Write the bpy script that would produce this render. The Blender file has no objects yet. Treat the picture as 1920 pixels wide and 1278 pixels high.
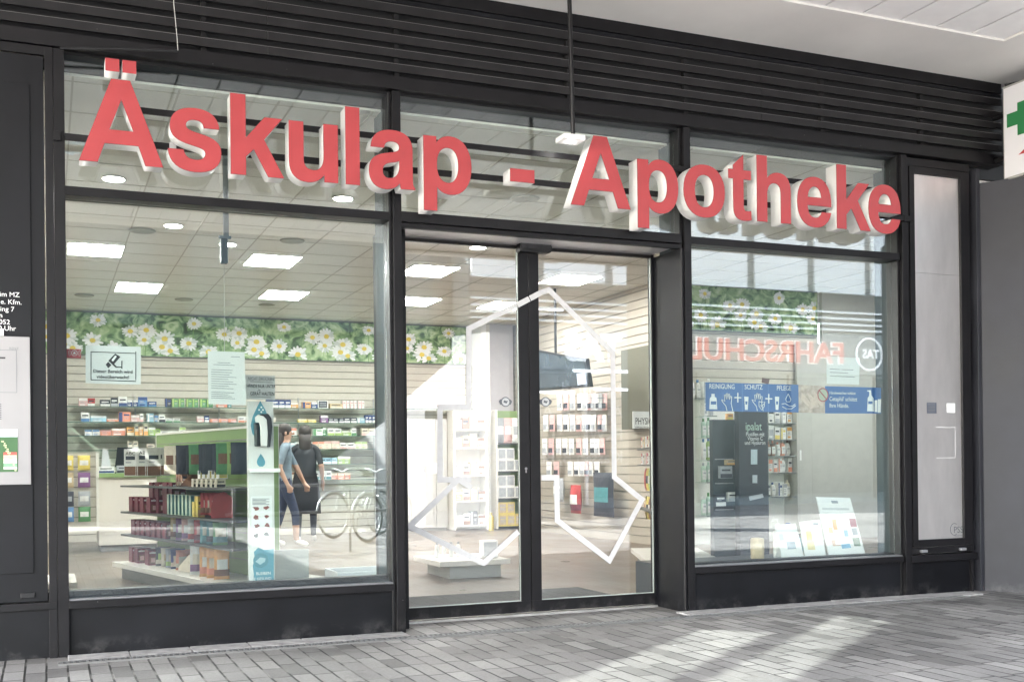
import bpy, bmesh, math, random
from mathutils import Vector, Matrix
random.seed(7)
R = math.radians
SC = bpy.context.scene
COL = SC.collection

# ------------------------------------------------------------------ camera
FPX, YAW, PIT, ROL, CAMD, CAMH, CY = 2073.3, 0.39820, 0.0041, -0.01090, 6.9798, 1.1, 860.8
fw = Vector((math.sin(YAW)*math.cos(PIT), math.cos(YAW)*math.cos(PIT), math.sin(PIT)))
_r = fw.cross(Vector((0, 0, 1))).normalized(); _u = _r.cross(fw)
rt = _r*math.cos(ROL) + _u*math.sin(ROL); up = -_r*math.sin(ROL) + _u*math.cos(ROL)
CP = Vector((0, -CAMD, CAMH))
cd = bpy.data.cameras.new('camera'); cam = bpy.data.objects.new('camera', cd); COL.objects.link(cam)
cam.matrix_world = Matrix(((rt.x, up.x, -fw.x, CP.x), (rt.y, up.y, -fw.y, CP.y), (rt.z, up.z, -fw.z, CP.z), (0, 0, 0, 1)))
cd.sensor_width = 36; cd.lens = FPX/1920*36; cd.shift_y = (CY-639)/1920; cd.clip_end = 500; cd.clip_start = 0.05
SC.camera = cam

def at(px, py, axis, val):                      # measured photo point -> world point on the plane axis = val
    d = fw + rt*((px-960)/FPX) - up*((py-CY)/FPX)
    return CP + d*((val-CP[axis])/d[axis])
def ax(px, py, y): return at(px, py, 1, y).x
def az(px, py, y): return at(px, py, 1, y).z

# ------------------------------------------------------------------ world, sun, exposure
SUN_EL, SUN_TRAV = 36.0, 37.0                   # elevation; azimuth (from +X) the light travels towards
w = bpy.data.worlds.new('World'); SC.world = w; w.use_nodes = True
nt = w.node_tree; bg = nt.nodes['Background']; sky = nt.nodes.new('ShaderNodeTexSky')
sky.sky_type = 'NISHITA'; sky.sun_disc = False; sky.sun_elevation = R(SUN_EL)
sky.sun_rotation = R(90-(SUN_TRAV+180)); sky.air_density = 1.0; sky.dust_density = 1.0
hs_ = nt.nodes.new('ShaderNodeHueSaturation'); hs_.inputs['Saturation'].default_value = .45; nt.links.new(sky.outputs[0], hs_.inputs['Color']); nt.links.new(hs_.outputs[0], bg.inputs[0]); bg.inputs[1].default_value = 0.15
sd = bpy.data.lights.new('sun', 'SUN'); sd.energy = 5.0; sd.angle = R(0.6); sd.color = (1, .975, .94)
so = bpy.data.objects.new('sun', sd); COL.objects.link(so)
sdir = Vector((math.cos(R(SUN_TRAV))*math.cos(R(SUN_EL)), math.sin(R(SUN_TRAV))*math.cos(R(SUN_EL)), -math.sin(R(SUN_EL))))
so.rotation_euler = sdir.to_track_quat('-Z', 'Y').to_euler(); so.location = (-20, -20, 12)
SC.view_settings.view_transform = 'Standard'; SC.view_settings.look = 'None'
SC.view_settings.exposure = 3.8; SC.view_settings.gamma = 1.0
SC.render.engine = 'CYCLES'
cy = SC.cycles
cy.use_denoising = True; cy.max_bounces = 10; cy.transparent_max_bounces = 40
cy.diffuse_bounces = 5; cy.glossy_bounces = 5; cy.sample_clamp_indirect = 6.0; cy.caustics_reflective = False; cy.caustics_refractive = False

# ------------------------------------------------------------------ materials
MATS = {}
def mat(name, col, rough=.5, metal=0., var=0., vscale=8., bump=0., bscale=60., coat=0., emit=None, estr=0., spec=.5, speck=0.):
    if name in MATS: return MATS[name]
    m = bpy.data.materials.new(name); m.use_nodes = True; MATS[name] = m
    n = m.node_tree; b = n.nodes['Principled BSDF']
    b.inputs['Base Color'].default_value = (*col, 1); b.inputs['Roughness'].default_value = rough
    b.inputs['Metallic'].default_value = metal; b.inputs['Coat Weight'].default_value = coat
    b.inputs['Specular IOR Level'].default_value = spec
    if emit: b.inputs['Emission Color'].default_value = (*emit, 1); b.inputs['Emission Strength'].default_value = estr
    tc = n.nodes.new('ShaderNodeTexCoord')
    if var:
        t = n.nodes.new('ShaderNodeTexNoise'); t.inputs['Scale'].default_value = vscale; t.inputs['Detail'].default_value = 6
        n.links.new(tc.outputs['Object'], t.inputs['Vector'])
        r = n.nodes.new('ShaderNodeValToRGB'); r.color_ramp.elements[0].position = .3; r.color_ramp.elements[1].position = .72
        r.color_ramp.elements[0].color = (*[max(0, c*(1-var)) for c in col], 1); r.color_ramp.elements[1].color = (*[min(1, c*(1+var)) for c in col], 1)
        n.links.new(t.outputs['Fac'], r.inputs[0]); n.links.new(r.outputs[0], b.inputs['Base Color'])
        q = n.nodes.new('ShaderNodeMath'); q.operation = 'MULTIPLY_ADD'; q.inputs[1].default_value = .25; q.inputs[2].default_value = rough-.12
        n.links.new(t.outputs['Fac'], q.inputs[0]); n.links.new(q.outputs[0], b.inputs['Roughness'])
    if speck:
        src = b.inputs['Base Color'].links[0].from_socket if b.inputs['Base Color'].links else None
        geo = n.nodes.new('ShaderNodeNewGeometry'); sp_ = n.nodes.new('ShaderNodeSeparateXYZ'); n.links.new(geo.outputs['Position'], sp_.inputs[0])
        v1 = n.nodes.new('ShaderNodeTexVoronoi'); v1.inputs['Scale'].default_value = 9; n.links.new(geo.outputs['Position'], v1.inputs['Vector'])
        c1 = n.nodes.new('ShaderNodeMapRange'); c1.inputs['From Min'].default_value = .028; c1.inputs['From Max'].default_value = .014; n.links.new(v1.outputs['Distance'], c1.inputs[0])
        g1 = n.nodes.new('ShaderNodeMath'); g1.operation = 'GREATER_THAN'; g1.inputs[1].default_value = .72; n.links.new(v1.outputs['Color'], g1.inputs[0])
        m1 = n.nodes.new('ShaderNodeMath'); m1.operation = 'MULTIPLY'; n.links.new(c1.outputs[0], m1.inputs[0]); n.links.new(g1.outputs[0], m1.inputs[1])
        zr = n.nodes.new('ShaderNodeMapRange'); zr.inputs['From Min'].default_value = .11; zr.inputs['From Max'].default_value = 0; zr.inputs['To Max'].default_value = 1.0; n.links.new(sp_.outputs['Z'], zr.inputs[0])
        nz = n.nodes.new('ShaderNodeTexNoise'); nz.inputs['Scale'].default_value = 6; nz.inputs['Detail'].default_value = 9; nz.inputs['Roughness'].default_value = .7; n.links.new(geo.outputs['Position'], nz.inputs['Vector'])
        nr = n.nodes.new('ShaderNodeMapRange'); nr.inputs['From Min'].default_value = .50; nr.inputs['From Max'].default_value = .95; n.links.new(nz.outputs['Fac'], nr.inputs[0])
        m2 = n.nodes.new('ShaderNodeMath'); m2.operation = 'MULTIPLY'; n.links.new(zr.outputs[0], m2.inputs[0]); n.links.new(nr.outputs[0], m2.inputs[1])
        m3 = n.nodes.new('ShaderNodeMath'); m3.operation = 'MAXIMUM'; n.links.new(m1.outputs[0], m3.inputs[0]); n.links.new(m2.outputs[0], m3.inputs[1])
        m4 = n.nodes.new('ShaderNodeMath'); m4.operation = 'MULTIPLY'; m4.inputs[1].default_value = speck; n.links.new(m3.outputs[0], m4.inputs[0])
        mx = n.nodes.new('ShaderNodeMix'); mx.data_type = 'RGBA'; n.links.new(m4.outputs[0], mx.inputs['Factor']); mx.inputs['A'].default_value = (*col, 1); mx.inputs['B'].default_value = (.30, .29, .28, 1)
        if src: n.links.new(src, mx.inputs['A'])
        n.links.new(mx.outputs['Result'], b.inputs['Base Color'])
    if bump:
        t = n.nodes.new('ShaderNodeTexNoise'); t.inputs['Scale'].default_value = bscale; t.inputs['Detail'].default_value = 4
        n.links.new(tc.outputs['Object'], t.inputs['Vector'])
        bp = n.nodes.new('ShaderNodeBump'); bp.inputs['Strength'].default_value = bump; bp.inputs['Distance'].default_value = .01
        n.links.new(t.outputs['Fac'], bp.inputs['Height']); n.links.new(bp.outputs[0], b.inputs['Normal'])
    return m

def flat(c, rough=.55): return mat('print_%02x%02x%02x' % tuple(int(max(0, min(1, v))*255) for v in c), c, rough, var=.06, vscale=25)

def glass_mat(name, tint, f0, rough=0.0):
    m = bpy.data.materials.new(name); m.use_nodes = True; n = m.node_tree
    for q in list(n.nodes):
        if q.type != 'OUTPUT_MATERIAL': n.nodes.remove(q)
    out = n.nodes['Material Output']
    tr = n.nodes.new('ShaderNodeBsdfTransparent'); tr.inputs[0].default_value = (*tint, 1)
    gl = n.nodes.new('ShaderNodeBsdfGlossy'); gl.inputs['Roughness'].default_value = rough; gl.inputs[0].default_value = (.93, .97, 1, 1)
    geo = n.nodes.new('ShaderNodeNewGeometry'); dt = n.nodes.new('ShaderNodeVectorMath'); dt.operation = 'DOT_PRODUCT'
    n.links.new(geo.outputs['Incoming'], dt.inputs[0]); n.links.new(geo.outputs['Normal'], dt.inputs[1])
    def M(op, a, b=None):
        q = n.nodes.new('ShaderNodeMath'); q.operation = op
        for i, v in enumerate((a, b)):
            if v is None: continue
            if isinstance(v, (int, float)): q.inputs[i].default_value = v
            else: n.links.new(v, q.inputs[i])
        return q.outputs[0]
    c = M('ABSOLUTE', dt.outputs['Value']); s = M('POWER', M('SUBTRACT', 1.0, c), 5.0)
    f = M('ADD', M('MULTIPLY', s, 1-f0), f0)
    mx = n.nodes.new('ShaderNodeMixShader'); n.links.new(f, mx.inputs[0]); n.links.new(tr.outputs[0], mx.inputs[1]); n.links.new(gl.outputs[0], mx.inputs[2])
    n.links.new(mx.outputs[0], out.inputs[0]); MATS[name] = m
    return m

PAINT = mat('anthracite_paint', (.0072, .0068, .0080), .42, var=.3, vscale=5, bump=.06, bscale=300, spec=.24, speck=.5)
PAINT_D = mat('anthracite_panel', (.0040, .0043, .0060), .45, var=.35, vscale=3, bump=.03, bscale=90, spec=.25, speck=.40)
PAINT_L = mat('anthracite_lit_blade', (.013, .0124, .0136), .38, var=.3, vscale=5, spec=.32, speck=.4)  # paler copy of the paint, showing the blade faces as lit
DARKGAP = mat('black_gap', (.006, .006, .007), .8)
GLASS = glass_mat('window_glass', (.93, .965, .95), .085)
DGLASS = glass_mat('door_glass', (.97, .975, .97), .075)
SHELFGLASS = glass_mat('shelf_glass', (.86, .93, .9), .04)
RED = mat('letter_red', (.37, .045, .050), .38, var=.07, vscale=7, bump=.35, bscale=4.5)
WHITE = mat('white_acrylic', (.86, .86, .85), .35, var=.03, vscale=10)
WHITEP = mat('white_paper', (.78, .80, .80), .7)
STEEL = mat('brushed_steel', (.29, .28, .28), .42, metal=.7, var=.08, vscale=2.5)
STEELD = mat('dull_steel', (.42, .42, .42), .45, metal=.6, var=.2, vscale=12)
BLACKISH = mat('inner_column_grey', (.035, .05, .055), .5)
BLACK = mat('black_plastic', (.004, .004, .005), .35)
BLACKT = mat('black_print', (.02, .02, .022), .6)
GREYT = mat('grey_print', (.16, .17, .18), .6)
BLUE = mat('blue_print', (.055, .14, .36), .5)
TEAL = mat('teal_print', (.09, .28, .36), .5)
GREEN = mat('leaf_green_board', (.23, .34, .13), .5, var=.06)
LAMP = mat('lamp_panel_light', (.9, .9, .9), .5, emit=(1, .985, .96), estr=5.2)
DOWN = mat('downlight_light', (.9, .9, .9), .5, emit=(1, .96, .9), estr=6)
BOARD = mat('white_shelf_board', (.74, .72, .67), .45, var=.04)

# ------------------------------------------------------------------ mesh helpers
def wm(o): return Matrix.Translation(o.location) @ o.rotation_euler.to_matrix().to_4x4()
def par(o, parent):                             # parent keeping world coordinates
    if parent: o.parent = parent; o.matrix_parent_inverse = wm(parent).inverted()
    return o
class MB:
    def __init__(s): s.v = []; s.f = []; s.mi = []; s.mats = []; s.sm = []
    def m(s, mt):
        if mt not in s.mats: s.mats.append(mt)
        return s.mats.index(mt)
    def add(s, vs, fs, mt, smooth=False):
        o = len(s.v); k = s.m(mt); s.v += [tuple(v) for v in vs]
        for f in fs: s.f.append([o+i for i in f]); s.mi.append(k); s.sm.append(smooth)
        return s
    def box(s, x0, x1, y0, y1, z0, z1, mt, M=None):
        if x0 > x1: x0, x1 = x1, x0
        if y0 > y1: y0, y1 = y1, y0
        if z0 > z1: z0, z1 = z1, z0
        vs = [Vector(p) for p in ((x0,y0,z0),(x1,y0,z0),(x1,y1,z0),(x0,y1,z0),(x0,y0,z1),(x1,y0,z1),(x1,y1,z1),(x0,y1,z1))]
        if M: vs = [M @ v for v in vs]
        return s.add(vs, [(0,3,2,1),(4,5,6,7),(0,1,5,4),(1,2,6,5),(2,3,7,6),(3,0,4,7)], mt)
    def prism(s, pts, y0, y1, mt, M=None):      # polygon in x,z extruded along y (y0 front)
        n = len(pts); vs = [Vector((x, y0, z)) for x, z in pts] + [Vector((x, y1, z)) for x, z in pts]
        if M: vs = [M @ v for v in vs]
        a = sum(pts[i][0]*pts[(i+1) % n][1]-pts[(i+1) % n][0]*pts[i][1] for i in range(n))
        fr = list(range(n)); bk = [i+n for i in reversed(fr)]
        sd = [(i, i+n, (i+1) % n+n, (i+1) % n) for i in range(n)]
        if a < 0: fr = fr[::-1]; bk = bk[::-1]; sd = [q[::-1] for q in sd]
        return s.add(vs, [fr, bk]+sd, mt)
    def tube(s, pts, r, mt, seg=10, r2=None, closed=False):
        pts = [Vector(p) for p in pts]; n = len(pts); vs = []; fs = []
        rr = r if isinstance(r, (list, tuple)) else [r]*n
        prev = None
        for i, p in enumerate(pts):
            if closed: t = (pts[(i+1) % n]-pts[i-1]).normalized()
            else: t = (pts[min(i+1, n-1)]-pts[max(i-1, 0)]).normalized()
            if prev is None:
                a = t.orthogonal().normalized()
            else:
                a = (prev - t*prev.dot(t))
                a = a.normalized() if a.length > 1e-6 else t.orthogonal().normalized()
            prev = a; b = t.cross(a)
            for k in range(seg):
                q = 2*math.pi*k/seg; vs.append(p+(a*math.cos(q)+b*math.sin(q))*rr[i])
        m_ = n if closed else n-1
        for i in range(m_):
            for k in range(seg):
                j = (i+1) % n; fs.append((i*seg+k, i*seg+(k+1) % seg, j*seg+(k+1) % seg, j*seg+k))
        s.add(vs, fs, mt, True)
        if not closed: s.add(vs[:seg], [list(range(seg))[::-1]], mt); s.add(vs[-seg:], [list(range(seg))], mt)
        return s
    def lathe(s, prof, c, mt, seg=16, sx=1., sy=1.):      # prof: (r, z)
        vs = []; fs = []
        for r, z in prof:
            for k in range(seg):
                q = 2*math.pi*k/seg; vs.append((c[0]+r*math.cos(q)*sx, c[1]+r*math.sin(q)*sy, c[2]+z))
        for i in range(len(prof)-1):
            for k in range(seg): fs.append((i*seg+k, i*seg+(k+1) % seg, (i+1)*seg+(k+1) % seg, (i+1)*seg+k))
        fs.append(list(range(seg))[::-1]); fs.append([len(vs)-seg+k for k in range(seg)])
        return s.add(vs, fs, mt, True)
    def disc(s, c, r, y, mt, seg=20, th=.002, sz=1.):
        return s.prism([(c[0]+r*math.cos(2*math.pi*k/seg), c[1]+r*sz*math.sin(2*math.pi*k/seg)) for k in range(seg)], y, y+th, mt)
    def mesh(s, name):
        me = bpy.data.meshes.new(name); me.from_pydata(s.v, [], s.f)
        for m_ in s.mats: me.materials.append(m_)
        me.polygons.foreach_set('material_index', s.mi); me.polygons.foreach_set('use_smooth', s.sm); me.update()
        return me
    def build(s, name, parent=None, bevel=0., loc=None, rotz=0.):
        o = bpy.data.objects.new(name, s.mesh(name)); COL.objects.link(o)
        if loc: o.location = loc
        if rotz: o.rotation_euler = (0, 0, rotz)
        par(o, parent)
        if bevel:
            b = o.modifiers.new('bevel', 'BEVEL'); b.width = bevel; b.segments = 2; b.limit_method = 'ANGLE'
        return o

def tag(o, label, cat, group=None):
    o['label'] = label; o['category'] = cat
    if group: o['group'] = group
    return o
def thing(name, label, cat, loc=(0, 0, 0), rotz=0, group=None):
    o = bpy.data.objects.new(name, None); COL.objects.link(o); o.location = loc; o.rotation_euler = (0, 0, rotz)
    o.empty_display_size = .1
    return tag(o, label, cat, group)
def struct(o, label=None):
    o['kind'] = 'structure'
    if label: o['label'] = label
    return o

def svg(path):
    out = []; cur = []; tok = path.replace('M', ' M ').replace('L', ' L ').replace('C', ' C ').replace('Z', ' Z ').split(); i = 0; cmd = None
    while i < len(tok):
        t = tok[i]
        if t in 'MLCZ':
            cmd = t; i += 1
            if t == 'Z': out.append(cur); cur = []
            continue
        if cmd in 'ML': cur.append((float(tok[i]), float(tok[i+1]))); i += 2; cmd = 'L' if cmd == 'M' else cmd
        else:
            p0 = cur[-1]; p = [(float(tok[i+2*k]), float(tok[i+2*k+1])) for k in range(3)]; i += 6
            for k in range(1, 9):
                u = k/8; v = 1-u
                cur.append(tuple(v**3*p0[a]+3*v*v*u*p[0][a]+3*v*u*u*p[1][a]+u**3*p[2][a] for a in (0, 1)))
    if cur: out.append(cur)
    res = []
    for c in out:
        d = [c[0]]
        for q in c[1:]:
            if abs(q[0]-d[-1][0])+abs(q[1]-d[-1][1]) > 1e-4: d.append(q)
        if abs(d[0][0]-d[-1][0])+abs(d[0][1]-d[-1][1]) < 1e-4: d.pop()
        res.append(d)
    return res

def outline_mesh(name, loops, depth, mt, scale=1., bev=0., off=0.):      # filled 2D outline, extruded, facing -Y, x right, z up
    cu = bpy.data.curves.new(name, 'CURVE'); cu.dimensions = '2D'; cu.fill_mode = 'BOTH'; cu.extrude = depth/2; cu.bevel_depth = bev; cu.offset = off
    for lp in loops:
        sp = cu.splines.new('POLY'); sp.points.add(len(lp)-1); sp.use_cyclic_u = True
        for p, q in zip(sp.points, lp): p.co = (q[0]*scale, q[1]*scale, 0, 1)
    o = bpy.data.objects.new(name, cu); me = bpy.data.meshes.new_from_object(o); bpy.data.objects.remove(o)
    me.transform(Matrix.Rotation(R(90), 4, 'X')); me.materials.clear(); me.materials.append(mt); me.name = name
    return me
TXT = {}
def text_mesh(s, size, depth, mt, align='LEFT', bold=0., sx=1.):
    k = (s, size, depth, mt.name, align, bold, sx)
    if k in TXT: return TXT[k]
    cu = bpy.data.curves.new('txt', 'FONT'); cu.body = s; cu.size = size; cu.extrude = depth/2; cu.align_x = align; cu.offset = bold; cu.resolution_u = 3
    o = bpy.data.objects.new('txt', cu); me = bpy.data.meshes.new_from_object(o); bpy.data.objects.remove(o)
    me.transform(Matrix.Scale(sx, 4, (1, 0, 0))); me.transform(Matrix.Rotation(R(90), 4, 'X')); me.materials.clear(); me.materials.append(mt)
    TXT[k] = me
    return me
def text(name, s, size, loc, mt, parent=None, align='LEFT', bold=0., depth=.001, rotz=0., sx=1.):
    me = text_mesh(s, size, depth, mt, align, bold, sx); o = bpy.data.objects.new(name, me); COL.objects.link(o)
    o.location = loc; o.rotation_euler = (0, 0, rotz)
    return par(o, parent)
def addmesh(name, me, parent=None, loc=(0, 0, 0), rotz=0.):
    o = bpy.data.objects.new(name, me); COL.objects.link(o); o.location = loc; o.rotation_euler = (0, 0, rotz)
    return par(o, parent)

YG = .10            # window glass plane
YD = .42            # sliding door plane
CEIL = 3.47

# ================================================================== SETTING: ground
def paving_mat():
    m = bpy.data.materials.new('grey_paving'); m.use_nodes = True; n = m.node_tree; b = n.nodes['Principled BSDF']
    geo = n.nodes.new('ShaderNodeNewGeometry'); sep = n.nodes.new('ShaderNodeSeparateXYZ'); com = n.nodes.new('ShaderNodeCombineXYZ')
    n.links.new(geo.outputs['Position'], sep.inputs[0])
    # slight waviness of the rows
    wn = n.nodes.new('ShaderNodeTexNoise'); wn.inputs['Scale'].default_value = 2.2; wn.inputs['Detail'].default_value = 3; n.links.new(geo.outputs['Position'], wn.inputs['Vector'])
    def MM(op, a, b_, c=None):
        q = n.nodes.new('ShaderNodeMath'); q.operation = op
        for i, v in enumerate((a, b_, c)):
            if v is None: continue
            if isinstance(v, (int, float)): q.inputs[i].default_value = v
            else: n.links.new(v, q.inputs[i])
        return q.outputs[0]
    yy = MM('MULTIPLY_ADD', wn.outputs['Fac'], .022, sep.outputs['Y']); xx = MM('MULTIPLY_ADD', wn.outputs['Color'], .02, sep.outputs['X'])
    n.links.new(yy, com.inputs['X']); n.links.new(xx, com.inputs['Y'])
    br = n.nodes.new('ShaderNodeTexBrick'); n.links.new(com.outputs[0], br.inputs['Vector'])
    br.offset = .41; br.offset_frequency = 1; br.squash = .8; br.squash_frequency = 2
    br.inputs['Scale'].default_value = 1; br.inputs['Brick Width'].default_value = .33; br.inputs['Row Height'].default_value = .108
    br.inputs['Mortar Size'].default_value = .0068; br.inputs['Mortar Smooth'].default_value = .35; br.inputs['Bias'].default_value = 0
    br.inputs['Color1'].default_value = (0, 0, 0, 1); br.inputs['Color2'].default_value = (1, 1, 1, 1); br.inputs['Mortar'].default_value = (.5, .5, .5, 1)
    cr = n.nodes.new('ShaderNodeValToRGB'); e = cr.color_ramp.elements
    e[0].position = 0; e[0].color = (.125, .120, .115, 1); e[1].position = 1; e[1].color = (0.308, 0.295, 0.282, 1)
    for p, c in ((.3, (0.207, 0.199, 0.192, 1)), (.6, (0.229, 0.220, 0.211, 1)), (.85, (0.251, 0.242, 0.231, 1))): q = e.new(p); q.color = c
    n.links.new(br.outputs['Color'], cr.inputs[0])
    big = n.nodes.new('ShaderNodeTexNoise'); big.inputs['Scale'].default_value = .7; big.inputs['Detail'].default_value = 8; n.links.new(geo.outputs['Position'], big.inputs['Vector'])
    mp = n.nodes.new('ShaderNodeMapRange'); mp.inputs['From Min'].default_value = .3; mp.inputs['From Max'].default_value = .7; mp.inputs['To Min'].default_value = .64; mp.inputs['To Max'].default_value = 1.3
    n.links.new(big.outputs['Fac'], mp.inputs[0])
    fine = n.nodes.new('ShaderNodeTexNoise'); fine.inputs['Scale'].default_value = 55; fine.inputs['Detail'].default_value = 8; fine.inputs['Roughness'].default_value = .75; n.links.new(geo.outputs['Position'], fine.inputs['Vector'])
    mf = n.nodes.new('ShaderNodeMapRange'); mf.inputs['From Min'].default_value = .25; mf.inputs['From Max'].default_value = .75; mf.inputs['To Min'].default_value = .7; mf.inputs['To Max'].default_value = 1.28
    n.links.new(fine.outputs['Fac'], mf.inputs[0])
    mm = MM('MULTIPLY', mp.outputs[0], mf.outputs[0])
    mix = n.nodes.new('ShaderNodeMix'); mix.data_type = 'RGBA'; mix.blend_type = 'MULTIPLY'; mix.inputs['Factor'].default_value = 1
    n.links.new(cr.outputs[0], mix.inputs['A']); cc = n.nodes.new('ShaderNodeCombineXYZ')
    for i in range(3): n.links.new(mm, cc.inputs[i])
    n.links.new(cc.outputs[0], mix.inputs['B'])
    gv = n.nodes.new('ShaderNodeTexVoronoi'); gv.inputs['Scale'].default_value = 2.6; n.links.new(geo.outputs['Position'], gv.inputs['Vector'])
    gm = n.nodes.new('ShaderNodeMapRange'); gm.inputs['From Min'].default_value = .040; gm.inputs['From Max'].default_value = .028; n.links.new(gv.outputs['Distance'], gm.inputs[0])
    st_ = n.nodes.new('ShaderNodeTexNoise'); st_.inputs['Scale'].default_value = 1.7; st_.inputs['Detail'].default_value = 10; st_.inputs['Roughness'].default_value = .7; st_.inputs['Distortion'].default_value = .8; n.links.new(geo.outputs['Position'], st_.inputs['Vector'])
    sm = n.nodes.new('ShaderNodeMapRange'); sm.inputs['From Min'].default_value = .56; sm.inputs['From Max'].default_value = .70; sm.inputs['To Max'].default_value = .45; n.links.new(st_.outputs['Fac'], sm.inputs[0])
    x1 = n.nodes.new('ShaderNodeMix'); x1.data_type = 'RGBA'; n.links.new(sm.outputs[0], x1.inputs['Factor']); n.links.new(mix.outputs['Result'], x1.inputs['A']); x1.inputs['B'].default_value = (.10, .095, .09, 1)
    x2 = n.nodes.new('ShaderNodeMix'); x2.data_type = 'RGBA'; g2_ = MM('MULTIPLY', gm.outputs[0], .55); n.links.new(g2_, x2.inputs['Factor']); n.links.new(x1.outputs['Result'], x2.inputs['A']); n.links.new(gv.outputs['Color'], x2.inputs['B'])
    hs2 = n.nodes.new('ShaderNodeHueSaturation'); hs2.inputs['Saturation'].default_value = 0; hs2.inputs['Value'].default_value = .6; n.links.new(gv.outputs['Color'], hs2.inputs['Color']); n.links.new(hs2.outputs[0], x2.inputs['B']); mix = x2
    # joints: dark, in places filled with pale sand
    jn = n.nodes.new('ShaderNodeTexNoise'); jn.inputs['Scale'].default_value = 3.5; jn.inputs['Detail'].default_value = 4; n.links.new(geo.outputs['Position'], jn.inputs['Vector'])
    jr = n.nodes.new('ShaderNodeValToRGB'); jr.color_ramp.elements[0].position = .48; jr.color_ramp.elements[0].color = (.022, .021, .02, 1)
    jr.color_ramp.elements[1].position = .62; jr.color_ramp.elements[1].color = (.22, .21, .195, 1); n.links.new(jn.outputs['Fac'], jr.inputs[0])
    mj = n.nodes.new('ShaderNodeMix'); mj.data_type = 'RGBA'; n.links.new(br.outputs['Fac'], mj.inputs['Factor']); n.links.new(mix.outputs['Result'], mj.inputs['A']); n.links.new(jr.outputs[0], mj.inputs['B'])
    n.links.new(mj.outputs['Result'], b.inputs['Base Color']); b.inputs['Roughness'].default_value = .62; b.inputs['Specular IOR Level'].default_value = .4
    inv = MM('SUBTRACT', 1.0, br.outputs['Fac']); hh = MM('MULTIPLY_ADD', fine.outputs['Fac'], .18, inv)
    hh = MM('MULTIPLY_ADD', br.outputs['Color'], .15, hh)
    bp = n.nodes.new('ShaderNodeBump'); bp.inputs['Strength'].default_value = .8; bp.inputs['Distance'].default_value = .006; n.links.new(hh, bp.inputs['Height']); n.links.new(bp.outputs[0], b.inputs['Normal'])
    return m
PAVE = paving_mat()
g = MB(); g.add([(-60, -90, 0), (90, -90, 0), (90, .5, 0), (-60, .5, 0)], [(0, 1, 2, 3)], PAVE)
struct(g.build('pavement'), 'grey block pavement laid in long rows in front of the shop')

KERB = mat('kerb_stone', (.38, .37, .36), .7, var=.3, vscale=14, bump=.4, bscale=120)
k = MB(); x = .10; i = 0                        # pale slabs between the wall and the drain
while x < 6.9:
    wd = .345+random.uniform(-.01, .01)
    if not (2.2 < x+wd/2 < 4.30):
        k.box(x+.004, x+wd-.004, -.20, .0, -.01, .012+random.uniform(-.002, .003), KERB)
    x += wd
struct(k.build('kerb_strip', bevel=.003), 'row of pale kerb slabs along the foot of the windows')

dr = thing('drain_channel', 'long slotted drain channel set in the paving along the shop front', 'drain', (0, -.21, 0))
d = MB(); d.box(.05, 6.75, -.290, -.284, -.02, .011, mat('drain_rim', (.16, .16, .155), .5, metal=.3)); d.box(.05, 6.75, -.212, -.206, -.02, .011, mat('drain_rim', (.16, .16, .155), .5, metal=.3)); d.box(.05, 6.75, -.284, -.212, -.03, .001, DARKGAP)
d.build('channel_frame', dr)
d = MB(); x = .06
while x < 6.74: d.box(x, x+.015, -.283, -.213, .002, .009, mat('slot_bar', (.17, .17, .17), .6, var=.3, vscale=20)); x += .034
d.build('slotted_grate', dr)

# ================================================================== SHOP FRONT
sf = thing('shopfront', 'anthracite metal and glass pharmacy shop front with louvred band above', 'shop front', (3.3, 0, 0))
def P(x0, x1, y0, y1, z0, z1, name, mt=PAINT, bev=.002, parent=sf):
    m = MB(); m.box(x0, x1, y0, y1, z0, z1, mt); return m.build(name, parent, bevel=bev)
for x0, x1, s0 in ((.052, .113, 0), (2.110, 2.167, 1), (4.330, 4.388, 1), (6.368, 6.422, 1)):
    m = MB(); m.box(x0, x1, 0, .16, 0, 3.56, PAINT)
    if s0: m.box(x0-.022, x0, .035, .16, 0, 3.56, BLACK)
    m.build('post', sf, bevel=.0025)
for x0, x1 in ((.113, 2.088), (2.167, 4.308), (4.388, 6.346)):
    zt = 2.772 if 2 < x0 < 3 else 2.760
    m = MB(); m.box(x0, x1, .003, .16, 2.706, zt, PAINT); m.box(x0, x1, .06, .1, zt, zt+.012, BLACK)
    m.build('transom', sf, bevel=.002)
    m = MB(); m.box(x0+.002, x1-.002, YG, YG+.01, zt+.008, 3.566, GLASS); m.build('window_pane', sf)
    m = MB(); m.box(x0, x1, .05, .15, 3.545, 3.575, BLACK); m.build('head_seal', sf)
for x0, x1 in ((.113, 2.088), (4.388, 6.346)):
    m = MB(); m.box(x0, x1, -.004, .16, .28, .325, PAINT); m.box(x0, x1, .012, .098, .325, .334, mat('sill_lip', (.2, .2, .21), .35, metal=.4)); m.build('sill', sf, bevel=.002)
    m = MB(); m.box(x0, x1, .045, .16, -.01, .279, PAINT_D); m.build('plinth_panel', sf)
    m = MB(); m.box(x0+.002, x1-.002, YG, YG+.01, .335, 2.705, GLASS); m.build('window_pane', sf)
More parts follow.
